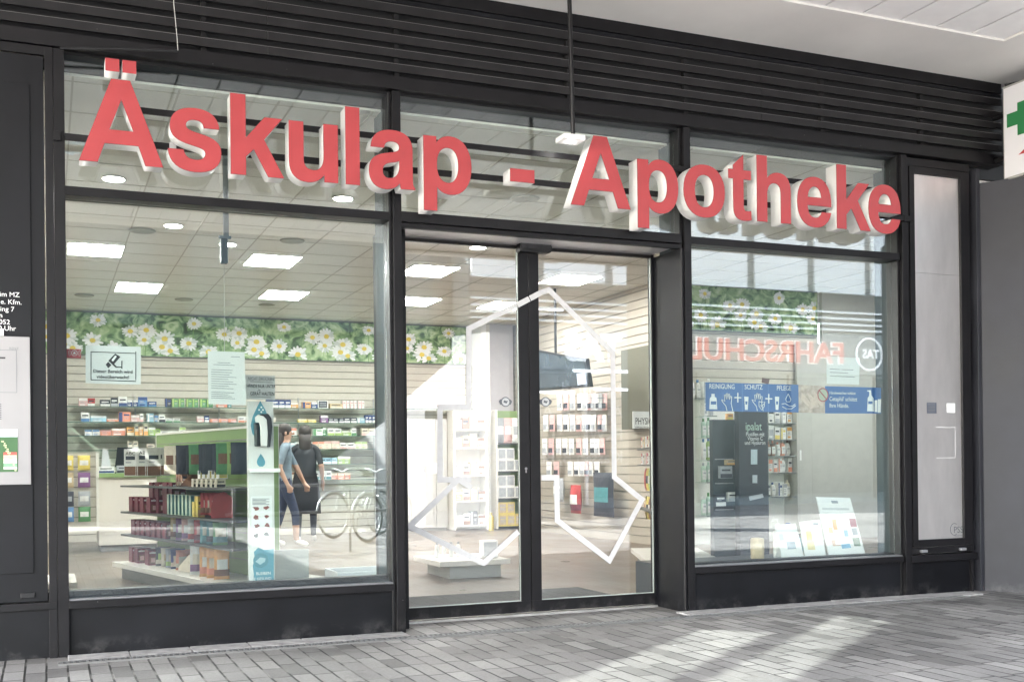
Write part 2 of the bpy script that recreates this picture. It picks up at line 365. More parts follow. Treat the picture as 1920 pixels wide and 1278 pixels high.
# horizontal middle bars of the upper left window (behind the sign)
# entrance recess
P(2.167, 4.318, .022, .06, 2.668, 2.700, 'door_header')
m = MB(); m.box(2.167, 4.30, .06, .44, 2.690, 2.70, mat('recess_soffit_metal', (.72, .70, .72), .35, metal=.3)); m.build('recess_soffit', sf)
m = MB(); m.box(4.302, 4.33, .012, .46, -.01, 2.668, PAINT_D); m.box(4.28, 4.302, .40, .46, -.01, 2.69, PAINT_D)
m.tube([(4.309, .012, 0), (4.309, .012, 2.668)], .011, PAINT, 12); m.build('recess_side_panel', sf)
m = MB(); m.box(2.10, 2.24, .16, .46, -.01, 2.69, PAINT_D); m.build('recess_side_panel', sf)
P(2.24, 4.28, .415, .46, 2.676, 2.689, 'door_head_rail', mat('door_rail_dark', (.02, .017, .015), .4))
m = MB(); m.box(2.24, 4.28, .36, .45, -.005, .016, mat('threshold_metal', (.45, .44, .42), .4, metal=.6, var=.2)); m.build('threshold', sf)
def leaf(x0, x1, stile_left):
    dl = MB()
    dl.box(x0, x1, YD-.022, YD+.022, .022, .104, PAINT); dl.box(x0, x1, YD-.018, YD+.018, 2.664, 2.675, PAINT)
    if stile_left: dl.box(x0, x0+.078, YD-.022, YD+.022, .104, 2.664, PAINT)
    else: dl.box(x1-.078, x1, YD-.022, YD+.022, .104, 2.664, PAINT)
    o = dl.build('sliding_door', sf, bevel=.002)
    a, b = (x0+.078, x1) if stile_left else (x0, x1-.078)
    q = MB(); q.box(a+.001, b-.001, YD-.005, YD+.005, .105, 2.663, DGLASS); q.build('glass_pane', o)
    q = MB(); e = mat('glass_edge_bright', (.55, .6, .56), .2, metal=.4)
    q.box(a, b, YD-.009, YD-.006, .104, .111, e)
    if stile_left: q.box(b-.012, b-.002, YD-.012, YD-.006, .111, 2.663, e)
    else: q.box(b-.006, b-.001, YD-.012, YD-.006, .111, 2.663, e)
    q.build('glass_bead', o)
    return o
DL = leaf(2.245, 3.246, False); DR = leaf(3.252, 4.279, True)
# euro cylinder
m = MB(); m.disc((3.213, 1.065), .010, YD-.026, STEEL, 14); m.box(3.208, 3.218, YD-.026, YD-.023, 1.035, 1.062, STEEL); m.build('lock_cylinder', DL)
# motion sensor above the door
m = MB(); cx = ax(1002, 465, .36); cz = az(1002, 466, .36)
m.prism([(cx-.125, cz-.032), (cx+.11, cz-.032), (cx+.132, cz-.015), (cx+.132, cz+.02), (cx+.11, cz+.035), (cx-.125, cz+.035)], .33, .41, BLACK)
o = m.build('motion_sensor', sf, bevel=.008)
m = MB(); m.prism([(cx-.12, cz+.03), (cx-.118, cz-.005), (cx-.03, cz-.012), (cx+.02, cz+.006), (cx+.12, cz+.01), (cx+.12, cz+.03)], .322, .331, mat('sensor_gloss', (.03, .03, .033), .12)); m.build('sensor_lens', o)

# tape outline on the door glass
TAPE = mat('white_tape', (.55, .55, .56), .6, var=.06, vscale=30)
def tape(pts, wd, y, parent, close=False):
    P_ = [at(px, py, 1, y) for px, py in pts]; P_ = [(p.x, p.z) for p in P_]; n = len(P_); h = wd/2
    L = []; Rr = []
    for i in range(n):
        a = Vector(P_[max(i-1, 0)]); b = Vector(P_[i]); c = Vector(P_[min(i+1, n-1)])
        t1 = (b-a).normalized() if i else (c-b).normalized(); t2 = (c-b).normalized() if i < n-1 else t1
        n1 = Vector((-t1.y, t1.x)); n2 = Vector((-t2.y, t2.x)); mt_ = (n1+n2).normalized(); s = h/max(.3, mt_.dot(n1))
        L.append(b+mt_*s); Rr.append(b-mt_*s)
    m = MB()
    for i in range(n-1):
        m.prism([tuple(L[i]), tuple(L[i+1]), tuple(Rr[i+1]), tuple(Rr[i])], y, y+.0012, TAPE)
    return m.build('tape_outline', parent)
yt = YD-.0235
tape([(1013, 549), (1029, 543), (1149, 661), (1152, 894), (1204, 936), (1143, 1050), (1045, 975), (1044, 895), (1015, 895)], .040, YD-.008, DR)
tape([(971, 571), (879, 616), (879, 763), (825, 763), (825, 899), (884, 899)], .040, YD-.0105, DL)
tape([(884, 914), (860, 898), (768, 986), (907, 1055), (972, 996)], .040, YD-.0125, DL)
tape([(970.5, 571.5), (992.5, 560)], .040, yt, DL); tape([(994, 559.3), (1013.5, 549)], .040, yt, DR)
# small round door stickers
for px, dd in ((948, DL), (1023, DR)):
    c = at(px, 753, 1, YD-.012); m = MB()
    g1 = mat('sticker_grey', (.10, .11, .13), .5)
    m.prism([(c.x-.052, c.z+.004), (c.x-.04, c.z+.018), (c.x+.04, c.z+.018), (c.x+.052, c.z+.004), (c.x+.04, c.z-.02), (c.x-.04, c.z-.02)], YD-.0100, YD-.0085, g1)
    m.disc((c.x, c.z), .036, YD-.0120, g1, 20, .001); m.disc((c.x, c.z), .029, YD-.0135, mat('sticker_pale', (.45, .47, .48), .5), 20, .001)
    m.prism([(c.x-.018, c.z-.004), (c.x-.012, c.z+.012), (c.x+.004, c.z+.006), (c.x+.018, c.z+.008), (c.x+.006, c.z-.012)], YD-.0150, YD-.0139, g1)
    m.build('round_sticker', dd)
text('maker_mark', 'record', .02, tuple(at(1017, 1125, 1, YD-.008)), BLACKT, DR, sx=.9)

# louvred band
lv = []
zs = [(4.070, 4.124), (3.966, 4.016), (3.871, 3.922), (3.777, 3.827), (3.682, 3.732)]
XL, XR = -1.6, 7.44
bm_ = MB()
EDGE = mat('louvre_edge_glint', (.15, .145, .15), .35, var=.2)  # painted highlight along the top edge of each blade
for z0, z1 in zs:
    for a, b in ((XL, 1.30), (1.302, 5.008), (5.011, XR)):
        bm_.box(a, b, -.012, .0, z0, z1, PAINT_L); bm_.box(a, b, -.0125, -.002, z1, z1+.0022, EDGE)
        bm_.add([(a, -.001, z1), (b, -.001, z1), (b, .07, z1+.035), (a, .07, z1+.035), (a, -.001, z0), (b, -.001, z0), (b, .07, z0+.022), (a, .07, z0+.022)], [(0, 1, 2, 3), (4, 7, 6, 5)], DARKGAP)  # slopes blackened to paint the shade between the blades
bm_.build('louvre_blades', sf)
m = MB(); m.box(XL, XR, .07, .075, 3.56, 4.25, DARKGAP)
for x in (.9, 2.14, 3.4, 4.36, 5.6, 6.6): m.box(x, x+.03, .03, .07, 3.6, 4.2, DARKGAP)
m.build('louvre_backing', sf)
m = MB(); m.box(XL, XR, -.016, .14, 3.566, 3.651, PAINT); m.build('lintel_band', sf, bevel=.002)
m = MB(); m.box(XL, XR, -.016, .07, 4.168, 4.252, PAINT); m.box(XL, XR, -.01, .0, 4.135, 4.163, PAINT_D); m.build('top_trim', sf, bevel=.002)
# plug above the panes, behind the lintel, up to the ceiling
m = MB(); m.box(XL, 12.5, .162, .2, CEIL+.02, 4.3, DARKGAP); m.build('bulkhead', sf)

# ---- left: metal service door with letterbox panel
sv = thing('service_door', 'dark metal service door left of the shop window, with white lettering', 'door', (-.6, 0, 0))
m = MB(); m.box(-1.6, .0, .0, .04, .335, 3.50, PAINT_D); m.build('door_leaf', sv, bevel=.002)
m = MB(); m.box(-1.6, -.075, -.012, -.0005, .50, 3.325, PAINT_D); m.build('raised_panel', sv, bevel=.002)
m = MB()
m.box(.006, .051, -.004, .05, 0, 3.56, PAINT); m.box(-1.6, .006, -.004, .05, 3.508, 3.56, PAINT); m.box(-1.6, .05, -.008, .05, .285, .327, PAINT); m.box(-1.6, .05, .03, .05, .0, .285, PAINT_D)
m.build('door_frame', sv, bevel=.002)
c = at(52, 1114, 1, 0); m = MB(); m.box(c.x-.038, c.x+.038, -.02, -.002, c.z-.018, c.z+.012, BLACK); m.build('bolt', sv, bevel=.003)
zt, zb = az(40, 631, -.03), az(40, 908, -.03); xr = ax(57, 760, -.03)
ip = MB(); ip.box(-.95, xr, -.03, -.0125, zb, zt, STEEL); ip = ip.build('intercom_panel', sv, bevel=.002)
m = MB(); a, b = at(32, 656, 1, -.033), at(32, 735, 1, -.033)
for q in ((-.6, b.x, a.z-.003, a.z), (-.6, b.x, b.z-.003, b.z), (b.x-.003, b.x, b.z, a.z)): m.box(q[0], q[1], -.0318, -.0305, q[2], q[3], GREYT)
m.box(-.6, ax(10, 670, -.033), -.0335, -.0322, az(0, 672, -.033), az(0, 669, -.033), BLACKT); m.build('letterbox_flap', ip)
m = MB(); a, b = at(33, 804, 1, -.033), at(33, 884, 1, -.033)
m.box(-.6, a.x, -.034, -.0305, b.z, a.z, flat((.05, .13, .05))); m.box(-.6, a.x, -.0353, -.0343, a.z-.045, a.z, flat((.68, .74, .82)))
for k_, c_ in enumerate(((.5, .1, .08), (.7, .45, .35), (.7, .6, .5), (.6, .65, .6), (.2, .45, .25), (.7, .72, .7))): m.box(a.x-.075, a.x-.005, -.0366, -.0356, b.z+.015+(5-k_)*.0165, b.z+.030+(5-k_)*.0165, flat(c_))
for k_ in range(16): m.box(-.232+k_*.004+random.uniform(-.008, .008), -.220+k_*.004+random.uniform(-.008, .008), -.0375, -.0367, a.z-.075-k_*.011, a.z-.067-k_*.011, flat((.55, .6, .35)))
m.build('display_notice', ip)
m = MB()
for r_ in range(9): m.box(-.28, ax(2.5, 770, -.033), -.0312, -.0305, az(0, 757+r_*3.4, -.033)-.0035, az(0, 757+r_*3.4, -.033), BLACKT)
m.build('speaker_slots', ip)
text('panel_mark', 'RENZ', .020, tuple(at(17, 655, 1, -.0312)), GREYT, ip)
LW = mat('white_lettering', (.80, .80, .80), .5)
for i_, (s_, px, py) in enumerate((('- im MZ', 37, 557), ('t e. Kfm.', 41, 571), ('Ring 7', 27, 584), ('n', 5, 595), ('-052', 19, 608), ('30 Uhr', 30, 620))):
    c = at(px, py, 1, -.013); text('lettering', s_, .039, (c.x, -.0135, c.z), LW, sv, 'RIGHT')
m = MB(); c = at(0, 628, 1, -.02); m.box(-.32, ax(7, 628, -.02), -.0285, -.0125, az(0, 629, -.02), az(0, 616, -.02), WHITE); m.build('bell_label', sv)

# ---- right: narrow panel bay with brushed steel door
pn = thing('steel_panel_bay', 'tall brushed steel inspection door in a dark frame right of the window', 'panel', (6.8, 0, 0))
m = MB()
for q in ((6.422, 6.455, 0, 3.55), (7.085, 7.105, 0, 3.55)): m.box(q[0], q[1], .02, .12, q[2], q[3], PAINT)
m.box(6.455, 7.085, .02, .12, 3.485, 3.55, PAINT); m.box(6.455, 7.085, .02, .12, .335, .385, PAINT); m.box(6.424, 7.12, -.005, .12, .27, .325, PAINT); m.box(6.424, 7.12, .05, .12, -.01, .27, PAINT_D)
m.box(7.105, 7.16, .09, .12, 0, 3.56, DARKGAP); m.build('frame', pn, bevel=.002)
m = MB()
for q in ((6.460, 6.512, .39, 3.48), (7.000, 7.080, .39, 3.48)): m.box(q[0], q[1], .012, .06, q[2], q[3], PAINT)
m.box(6.512, 7.0, .012, .06, 3.425, 3.48, PAINT); m.box(6.512, 7.0, .012, .06, .39, .448, PAINT); m.build('leaf_frame', pn, bevel=.002)
def steel_panel_mat():
    m_ = mat('frosted_steel_panel', (.72, .70, .70), .33, metal=.75, var=.0); n = m_.node_tree; b = n.nodes['Principled BSDF']
    tc = n.nodes.new('ShaderNodeTexCoord'); mpn = n.nodes.new('ShaderNodeMapping'); mpn.inputs['Scale'].default_value = (2.5, 1, .8); n.links.new(tc.outputs['Object'], mpn.inputs[0])
    t = n.nodes.new('ShaderNodeTexNoise'); t.inputs['Scale'].default_value = 2.2; t.inputs['Detail'].default_value = 9; t.inputs['Roughness'].default_value = .62; n.links.new(mpn.outputs[0], t.inputs['Vector'])
    r = n.nodes.new('ShaderNodeValToRGB'); r.color_ramp.elements[0].position = .3; r.color_ramp.elements[0].color = (.50, .485, .48, 1); r.color_ramp.elements[1].position = .7; r.color_ramp.elements[1].color = (.62, .60, .59, 1)
    n.links.new(t.outputs['Fac'], r.inputs[0]); n.links.new(r.outputs[0], b.inputs['Base Color'])
    return m_
m = MB(); m.box(6.512, 7.0, .035, .05, .448, 2.62, steel_panel_mat()); m.box(6.512, 7.0, .035, .05, 2.6225, 3.425, steel_panel_mat()); m.box(6.512, 7.0, .052, .056, 2.5, 2.7, DARKGAP); sp = m.build('steel_sheet', pn)
for px, c_ in ((1747, mat('plate_dark', (.09, .10, .13), .4)), (1783, WHITEP)):
    c = at(px, 764.5, 1, .033); m = MB(); h = .052 if px < 1760 else .046; m.box(c.x-h*.97, c.x+h*.97, .0325, .0345, c.z-h*.85, c.z+h*.85, c_)
    if px < 1760:
        for r_ in range(6): m.box(c.x-.04, c.x+.035, .0318, .0324, c.z+.03-r_*.012, c.z+.034-r_*.012, GREYT)
    m.build('small_plate', sp)
c = at(1755, 800, 1, .033); c2 = at(1792, 858, 1, .033); m = MB(); OL = mat('sticker_residue', (.80, .79, .78), .6)
for q in ((c.x, c2.x, c.z-.004, c.z), (c.x, c2.x, c2.z, c2.z+.005), (c2.x-.004, c2.x, c2.z, c.z)): m.box(q[0], q[1], .0338, .0346, q[2], q[3], OL)
m.build('glue_mark', sp)
c = at(1786, 1003, 1, .033); text('lettering', 'PSS', .075, (c.x+.012, .0335, c.z+.02), GREYT, sp, sx=.98)
m = MB(); cc_ = (c.x+.022, c.z+.05); pts = [(cc_[0]+.045*math.cos(q), .033, cc_[1]+.048*math.sin(q)) for q in [R(60+k*12) for k in range(21)]]; m.tube(pts, .0028, GREYT, 5); m.box(c.x+.02, c.x+.135, .0325, .034, c.z-.006, c.z-.003, GREYT); m.build('logo_ring', sp)
for px, py in ((1733, 1032), (1806, 1028)):
    c = at(px, py, 1, 0); m = MB(); m.box(c.x-.034, c.x+.028, -.012, .018, c.z-.013, c.z+.008, mat('hinge_steel', (.5, .5, .52), .35, metal=.8)); m.build('hinge', pn, bevel=.004)

# ---- far right wall turning towards the street
rw = MB(); A = Vector((7.20, .02)); B = Vector((7.20+.447*2.6, .02-.894*2.6)); nrm = Vector((.894, .447))
def slab(m, a, b, th, z0, z1, mt):
    t = (b-a).normalized(); nn = Vector((-t.y, t.x))*th
    vs = [(a.x, a.y, z0), (b.x, b.y, z0), (b.x+nn.x, b.y+nn.y, z0), (a.x+nn.x, a.y+nn.y, z0), (a.x, a.y, z1), (b.x, b.y, z1), (b.x+nn.x, b.y+nn.y, z1), (a.x+nn.x, a.y+nn.y, z1)]
    m.add(vs, [(0, 3, 2, 1), (4, 5, 6, 7), (0, 1, 5, 4), (1, 2, 6, 5), (2, 3, 7, 6), (3, 0, 4, 7)], mt)
WALLP = mat('scuffed_wall_panel', (.026, .027, .033), .5, var=.3, vscale=2.2, bump=.03, bscale=160, spec=.3, speck=.5)
slab(rw, A, B, .12, 0, 3.40, WALLP); rw.box(7.162, 7.20, .0, .12, 0, 3.52, WALLP)
rwo = thing('corner_wall', 'dark scuffed sheet metal wall turning out at the far right', 'wall', (7.5, -.5, 0)); rw.build('wall_panel', rwo, bevel=.003)
m = MB(); slab(m, A+Vector((0.26, -.05)), B+Vector((.26, 0)), .1, 3.42, 4.25, DARKGAP); m.build('upper_backing', rwo)

# ================================================================== SIGN LETTERS
GL = {
'A': "M0 0 L144 0 L201 165 L478 165 L535 0 L679 0 L412 718 L261 718 Z M340 552 L440 283 L240 283 Z",
's': "M0 172 C6 54 92 -14 228 -14 C368 -14 453 52 453 168 C453 262 392 298 268 326 C178 346 150 356 150 392 C150 424 178 444 224 444 C276 444 302 424 306 380 L436 380 C430 488 352 546 226 546 C96 546 18 484 18 376 C18 286 78 248 190 222 C288 200 318 192 318 154 C318 116 286 92 232 92 C172 92 136 120 132 172 Z",
'k': "M0 0 L131 0 L131 165 L202 238 L330 0 L470 0 L292 332 L455 532 L300 532 L131 330 L131 718 L0 718 Z",
'u': "M450 532 L319 532 L319 232 C319 146 284 98 222 98 C162 98 131 130 131 196 L131 532 L0 532 L0 162 C0 52 64 -14 170 -14 C234 -14 284 12 324 68 L324 0 L450 0 Z",
'l': "M0 0 L131 0 L131 718 L0 718 Z",
'a': "M449 16 C430 30 425 48 425 90 L425 376 C425 488 352 546 224 546 C98 546 24 486 18 374 L144 374 C150 420 176 440 224 440 C272 440 296 422 296 388 C296 346 262 342 182 328 C60 306 0 262 0 148 C0 48 62 -14 158 -14 C218 -14 262 8 300 56 C300 36 304 16 310 0 L449 0 Z M296 264 C270 250 244 246 212 240 C154 228 130 204 130 158 C130 114 154 90 194 90 C256 90 296 136 296 206 Z",
'p': "M0 -178 L131 -178 L131 56 C162 10 208 -14 270 -14 C400 -14 485 100 485 262 C485 430 404 546 268 546 C205 546 158 520 127 468 L127 532 L0 532 Z M242 96 C174 96 131 158 131 262 C131 372 170 436 242 436 C314 436 352 374 352 264 C352 158 310 96 242 96 Z",
'-': "M0 175 L258 175 L258 300 L0 300 Z",
'o': "M256 -14 C412 -14 512 96 512 266 C512 436 412 546 256 546 C100 546 0 436 0 266 C0 96 100 -14 256 -14 Z M256 92 C178 92 137 158 137 266 C137 374 178 440 256 440 C334 440 375 374 375 266 C375 158 334 92 256 92 Z",
't': "M287 532 L190 532 L190 700 L60 580 L60 532 L0 532 L0 436 L60 436 L60 130 C60 30 110 -10 200 -10 C236 -10 262 -6 290 4 L284 98 C268 94 256 92 240 92 C204 92 190 104 190 140 L190 436 L287 436 Z",
'h': "M0 0 L131 0 L131 285 C131 380 166 430 224 430 C284 430 312 394 312 318 L312 0 L443 0 L443 350 C443 478 382 546 276 546 C212 546 162 518 131 470 L131 718 L0 718 Z",
'e': "M458 160 L330 160 C318 116 288 92 240 92 C176 92 140 136 137 228 L463 228 C466 430 384 546 234 546 C90 546 0 438 0 262 C0 88 88 -14 238 -14 C354 -14 436 50 458 160 Z M139 318 C148 396 180 440 236 440 C290 440 322 396 328 318 Z",
}
U = .000682; BASE = 2.878; LF = -.15; LT = .125
sg = thing('pharmacy_sign', 'large red and white raised letters reading Äskulap - Apotheke across the windows', 'shop sign', (3.2, -.05, 2.878))
LM = {}
def letter(ch, x):
    if ch not in LM:
        lp = svg(GL[ch]); LM[ch] = (outline_mesh('letter_'+ch, lp, LT, WHITE, U), outline_mesh('face_'+ch, lp, .003, RED, U), outline_mesh('rim_'+ch, lp, .0014, mat('letter_rim', (.13, .03, .035), .5), U, 0., .0022))
        c = [sum(p[i] for p in lp[0])/len(lp[0])*U for i in (0, 1)]
    b = addmesh('letter', LM[ch][0], sg, (x, LF+LT/2+.0032, BASE)); addmesh('letter_face', LM[ch][1], b, (x, LF+.0005, BASE)); addmesh('letter_rim', LM[ch][2], b, (x, LF+.0024, BASE))
    return b
for ch, x in zip('Askulap-Apotheke', (.187, .679, 1.045, 1.399, 1.757, 1.908, 2.274, 2.884, 3.335, 3.858, 4.234, 4.617, 4.866, 5.229, 5.598, 5.903)):
    b = letter(ch, x)
    if x < .2:
        for dx in (214, 352):
            lp = [[(dx, 785), (dx+113, 785), (dx+113, 893), (dx, 893)]]
            addmesh('letter_dot', outline_mesh('dot', lp, LT, WHITE, U), b, (x, LF+LT/2+.0032, BASE)); addmesh('dot_face', outline_mesh('dot_face', lp, .003, RED, U), b, (x, LF+.0016, BASE))
m = MB(); m.box(.113, 6.46, -.020, -.004, 3.022, 3.062, PAINT); m.build('mounting_rail', sg)
m = MB(); m.box(.5, 6.1, -.020, -.004, 3.225, 3.262, PAINT); m.build('mounting_rail', sg)
for x in (.07, .72, 2.13, 4.35, 6.39):
    m = MB(); m.box(x-.02, x+.02, -.024, .0, 3.015, 3.07, PAINT if x in (.07, 6.39) else STEELD); m.build('rail_bracket', sg, bevel=.002)

# dangling cable and bent trim rod at the upper left
wr = thing('loose_trim_rod', 'bent black trim rod hanging off the lintel above the letter Ä', 'trim', (.4, -.05, 3.55))
a, b = at(112, 91, 1, -.05), at(333, 96, 1, -.10)
m = MB(); m.tube([a, a*.5+b*.5+Vector((0, 0, .004)), b], .009, BLACK, 8); m.build('rod', wr)
m = MB(); m.tube([at(*q, 1, -.10) for q in ((325, -14), (326, 10), (329, 40), (332, 72), (333.5, 95))], .0022, mat('pale_wire', (.6, .6, .58), .5), 6); m.build('wire', wr)

# ================================================================== PENDANT LIGHT on pole
pl = thing('pendant_light', 'small white square lamp on a thin black pole hanging before the sign', 'lamp', (3.42, -.33, 3.1))
yp = -.24; a = at(1068, 30, 1, yp); b = at(1077, 253, 1, yp)
m = MB(); m.tube([(a.x, yp, 4.25), (a.x*.4+b.x*.6, yp, b.z)], .0155, BLACK, 12); m.build('pole', pl)
xl = a.x*.4+b.x*.6; m = MB(); m.box(xl-.075, xl+.085, yp-.02, yp+.12, b.z-.035, b.z, WHITE); hs = m.build('lamp_housing', pl, bevel=.004)
m = MB(); m.box(xl-.01, xl+.01, yp+.04, yp+.055, b.z-.0395, b.z-.0355, mat('led_light', (1, 1, 1), .5, emit=(1, .98, .95), estr=60)); m.build('led', hs)

# ================================================================== CANOPY over the pavement
cp = thing('canopy', 'pale grey canopy soffit with white slatted panels over the pavement', 'canopy', (3, -4, 4.25))
BAND = mat('soffit_band', (.76, .745, .72), .75, var=.08, vscale=1.2, bump=.1, bscale=40)
PANW = mat('soffit_panel_white', (.90, .89, .89), .45, var=.03)
XC = .70
m = MB(); m.box(-8, 7.45, -.735, .07, 4.253, 4.6, BAND); m.box(6.705, 7.45, -8.0, -.735, 4.253, 4.6, BAND); m.box(-8, 6.705, -8.0, -7.7, 4.253, 4.6, BAND); m.box(7.45, 9.4, -3.2, .07, 4.253, 4.6, BAND); m.build('soffit_band', cp)
m = MB(); x = 6.705-.335
while x > XC-.3:
    m.box(max(x, XC)+.010, x+.325, -7.7, -.74, 4.268, 4.30, PANW); x -= .335
m.build('soffit_panels', cp)
m = MB(); m.box(XC, 6.7, -7.7, -.74, 4.34, 4.6, mat('void_grey', (.2, .2, .2), .8)); m.build('roof_slab', cp)
# left part of the roof, with two unseen slots added to cast strips of sun on the pavement
sun2 = Vector((math.cos(R(SUN_TRAV)), math.sin(R(SUN_TRAV)))); nq = Vector((-sun2.y, sun2.x)); SHF = 4.27/math.tan(R(SUN_EL))
HOLES = ((-3.42, -2.98, .1, 2.75), (-3.98, -3.62, -.2, 3.75))
def hole(x, y):
    q = nq.x*x+nq.y*y; s_ = sun2.x*x+sun2.y*y+SHF
    return any(a < q < b and c < s_ < d for a, b, c, d in HOLES)
vs, fs, fs2 = {}, [], []
def vi(i, j):
    return vs.setdefault((i, j), len(vs))
G_ = .06; nx_, ny_ = int(round((XC+8)/G_)), int(round(6.96/G_))
for i in range(nx_):
    j = 0
    while j < ny_:
        h = hole(-8+(i+.5)*G_, -7.7+(j+.5)*G_); k = j
        while k < ny_ and hole(-8+(i+.5)*G_, -7.7+(k+.5)*G_) == h: k += 1
        (fs2 if h else fs).append((vi(i, j), vi(i+1, j), vi(i+1, k), vi(i, k))); j = k
m = MB(); m.box(XC-.14, XC+.003, -7.75, -.70, 4.274, 4.6, PANW); m.box(XC-.14, XC+.03, -7.75, -.70, 4.304, 4.62, PANW); m.box(-8, XC, -.80, -.70, 4.275, 4.62, PANW); m.box(-8, XC, -7.76, -7.64, 4.275, 4.62, PANW); m.box(XC, 6.72, -.78, -.72, 4.345, 4.62, PANW); m.build('sun_leak_cover', cp)  # unseen covers added to stop sun leaking through the roof joints
vl = [None]*len(vs)
for (i, j), n_ in vs.items(): vl[n_] = (-8+i*G_, -7.7+j*G_, 4.27)
m = MB(); m.box(-8, -2.4, -17, -8.0, 4.27, 4.6, PANW); m.add(vl, fs, PANW); m.build('roof_sheet_and_shade_wing', cp)  # the box is an unseen wing added to shade the ground at left
FILM = bpy.data.materials.new('sun_slot_film'); FILM.use_nodes = True; _n = FILM.node_tree  # tint that dims the sun through the added slots
for q in list(_n.nodes):
    if q.type != 'OUTPUT_MATERIAL': _n.nodes.remove(q)
_t = _n.nodes.new('ShaderNodeBsdfTransparent'); _t.inputs[0].default_value = (.13, .145, .14, 1); _n.links.new(_t.outputs[0], _n.nodes['Material Output'].inputs[0])
for a, b, c, d in HOLES:
    cs_ = [nq*q_+sun2*(s_-SHF) for q_, s_ in ((a-.08, c-.08), (a-.08, d+.08), (b+.08, d+.08), (b+.08, c-.08))]
    m = MB(); m.add([(v.x, v.y, 4.29) for v in cs_], [(0, 1, 2, 3)], FILM); m.build('sun_slot_pane', cp)

# ================================================================== SHOP INTERIOR
XI0, XI1, YB = -1.6, 12.4, 10.85
def tile_floor():
    m = mat('shop_floor_tiles', (.13, .098, .07), .32, var=.22, vscale=1.6); n = m.node_tree; b = n.nodes['Principled BSDF']
    geo = n.nodes.new('ShaderNodeNewGeometry'); br = n.nodes.new('ShaderNodeTexBrick'); n.links.new(geo.outputs['Position'], br.inputs['Vector'])
    br.offset = 0.0; br.inputs['Scale'].default_value = 1; br.inputs['Brick Width'].default_value = 1.2; br.inputs['Row Height'].default_value = .6; br.inputs['Mortar Size'].default_value = .004
    src = b.inputs['Base Color'].links[0].from_socket
    mj = n.nodes.new('ShaderNodeMix'); mj.data_type = 'RGBA'; n.links.new(br.outputs['Fac'], mj.inputs['Factor']); n.links.new(src, mj.inputs['A']); mj.inputs['B'].default_value = (.09, .07, .05, 1)
    n.links.new(mj.outputs['Result'], b.inputs['Base Color']); return m
g = MB(); g.box(XI0, XI1, .46, YB+.1, -.03, .004, tile_floor()); struct(g.build('shop_floor'), 'brown tiled floor inside the pharmacy')
CT = mat('ceiling_tile', (.80, .79, .755), .85, var=.03, vscale=40); CG = mat('ceiling_grid', (.52, .51, .46), .6)
m = MB(); m.box(XI0, XI1, .205, YB+.1, CEIL+.006, CEIL+.05, CT)
x = .165-.625*2
while x < XI1: m.box(x-.006, x+.006, .21, YB, CEIL+.001, CEIL+.0055, CG); x += .625
y = .30
while y < YB: m.box(XI0, XI1, y-.006, y+.006, CEIL+.0015, CEIL+.005, CG); y += .625
struct(m.build('shop_ceiling'), 'cream tiled suspended ceiling inside the pharmacy')
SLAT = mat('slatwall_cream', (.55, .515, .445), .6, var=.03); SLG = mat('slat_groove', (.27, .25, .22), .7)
WALLW = mat('interior_white', (.72, .70, .66), .7)
def slatwall(m, a, b, z0, z1, th=.02, pitch=.115, mt=None):
    t = (b-a).normalized(); nn = Vector((-t.y, t.x))
    slab(m, a+nn*th, b+nn*th, .03, z0, z1, SLG); z = z0
    while z < z1-.01:
        slab(m, a, b, th, z, min(z+pitch-.012, z1), mt or SLAT); z += pitch
m = MB(); slatwall(m, Vector((XI0, YB)), Vector((7.42, YB)), 0, 2.80); m.box(XI0, 7.45, YB, YB+.05, 2.8, CEIL, WALLW)
struct(m.build('wall_back'), 'cream slatted back wall of the shop')
m = MB(); m.box(XI0-.05, XI0, .2, YB, 0, CEIL, WALLW); struct(m.build('wall_left'), 'left wall of the shop')
m = MB(); slatwall(m, Vector((7.40, YB)), Vector((7.40, 5.75)), 0, CEIL, pitch=.118, mt=mat('slatwall_cream_dimmed', (.40, .365, .305), .6, var=.03)); struct(m.build('wall_side'), 'cream slatted side wall running into the shop')  # cream slats darkened here to offset the nearby ceiling lamp
m = MB(); slatwall(m, Vector((7.40, 5.72)), Vector((10.05, 5.72)), 0, CEIL, pitch=.118); m.box(7.40, 7.45, 5.69, 5.75, 0, CEIL, WALLW)
GREYW = mat('grey_wall_panel', (.46, .455, .42), .6, var=.05)
m.box(9.62, 10.06, 5.64, 5.68, 0, 2.74, GREYW); m.box(10.06, 11.15, 5.64, 5.70, 0, 3.47, GREYW); m.box(11.15, 11.2, .6, 5.70, 0, CEIL, mat('dark_side_wall', (.05, .055, .06), .6))
struct(m.build('wall_partition'), 'partition wall behind the right window')
m = MB(); m.box(XI0, 2.20, .112, .20, .0, .372, PAINT_D); m.box(4.40, 6.40, .112, .20, 0, .345, PAINT_D); struct(m.build('wall_sill'), 'dark inner sill behind the window glass')
m = MB()
for x0, x1, y1 in ((2.09, 2.165, .365), (4.312, 4.385, .33), (6.352, 6.44, .31)):
    m = MB(); m.box(x0, x1, .161, y1, 0, 3.6, BLACKISH); m.build('inner_column', sf)
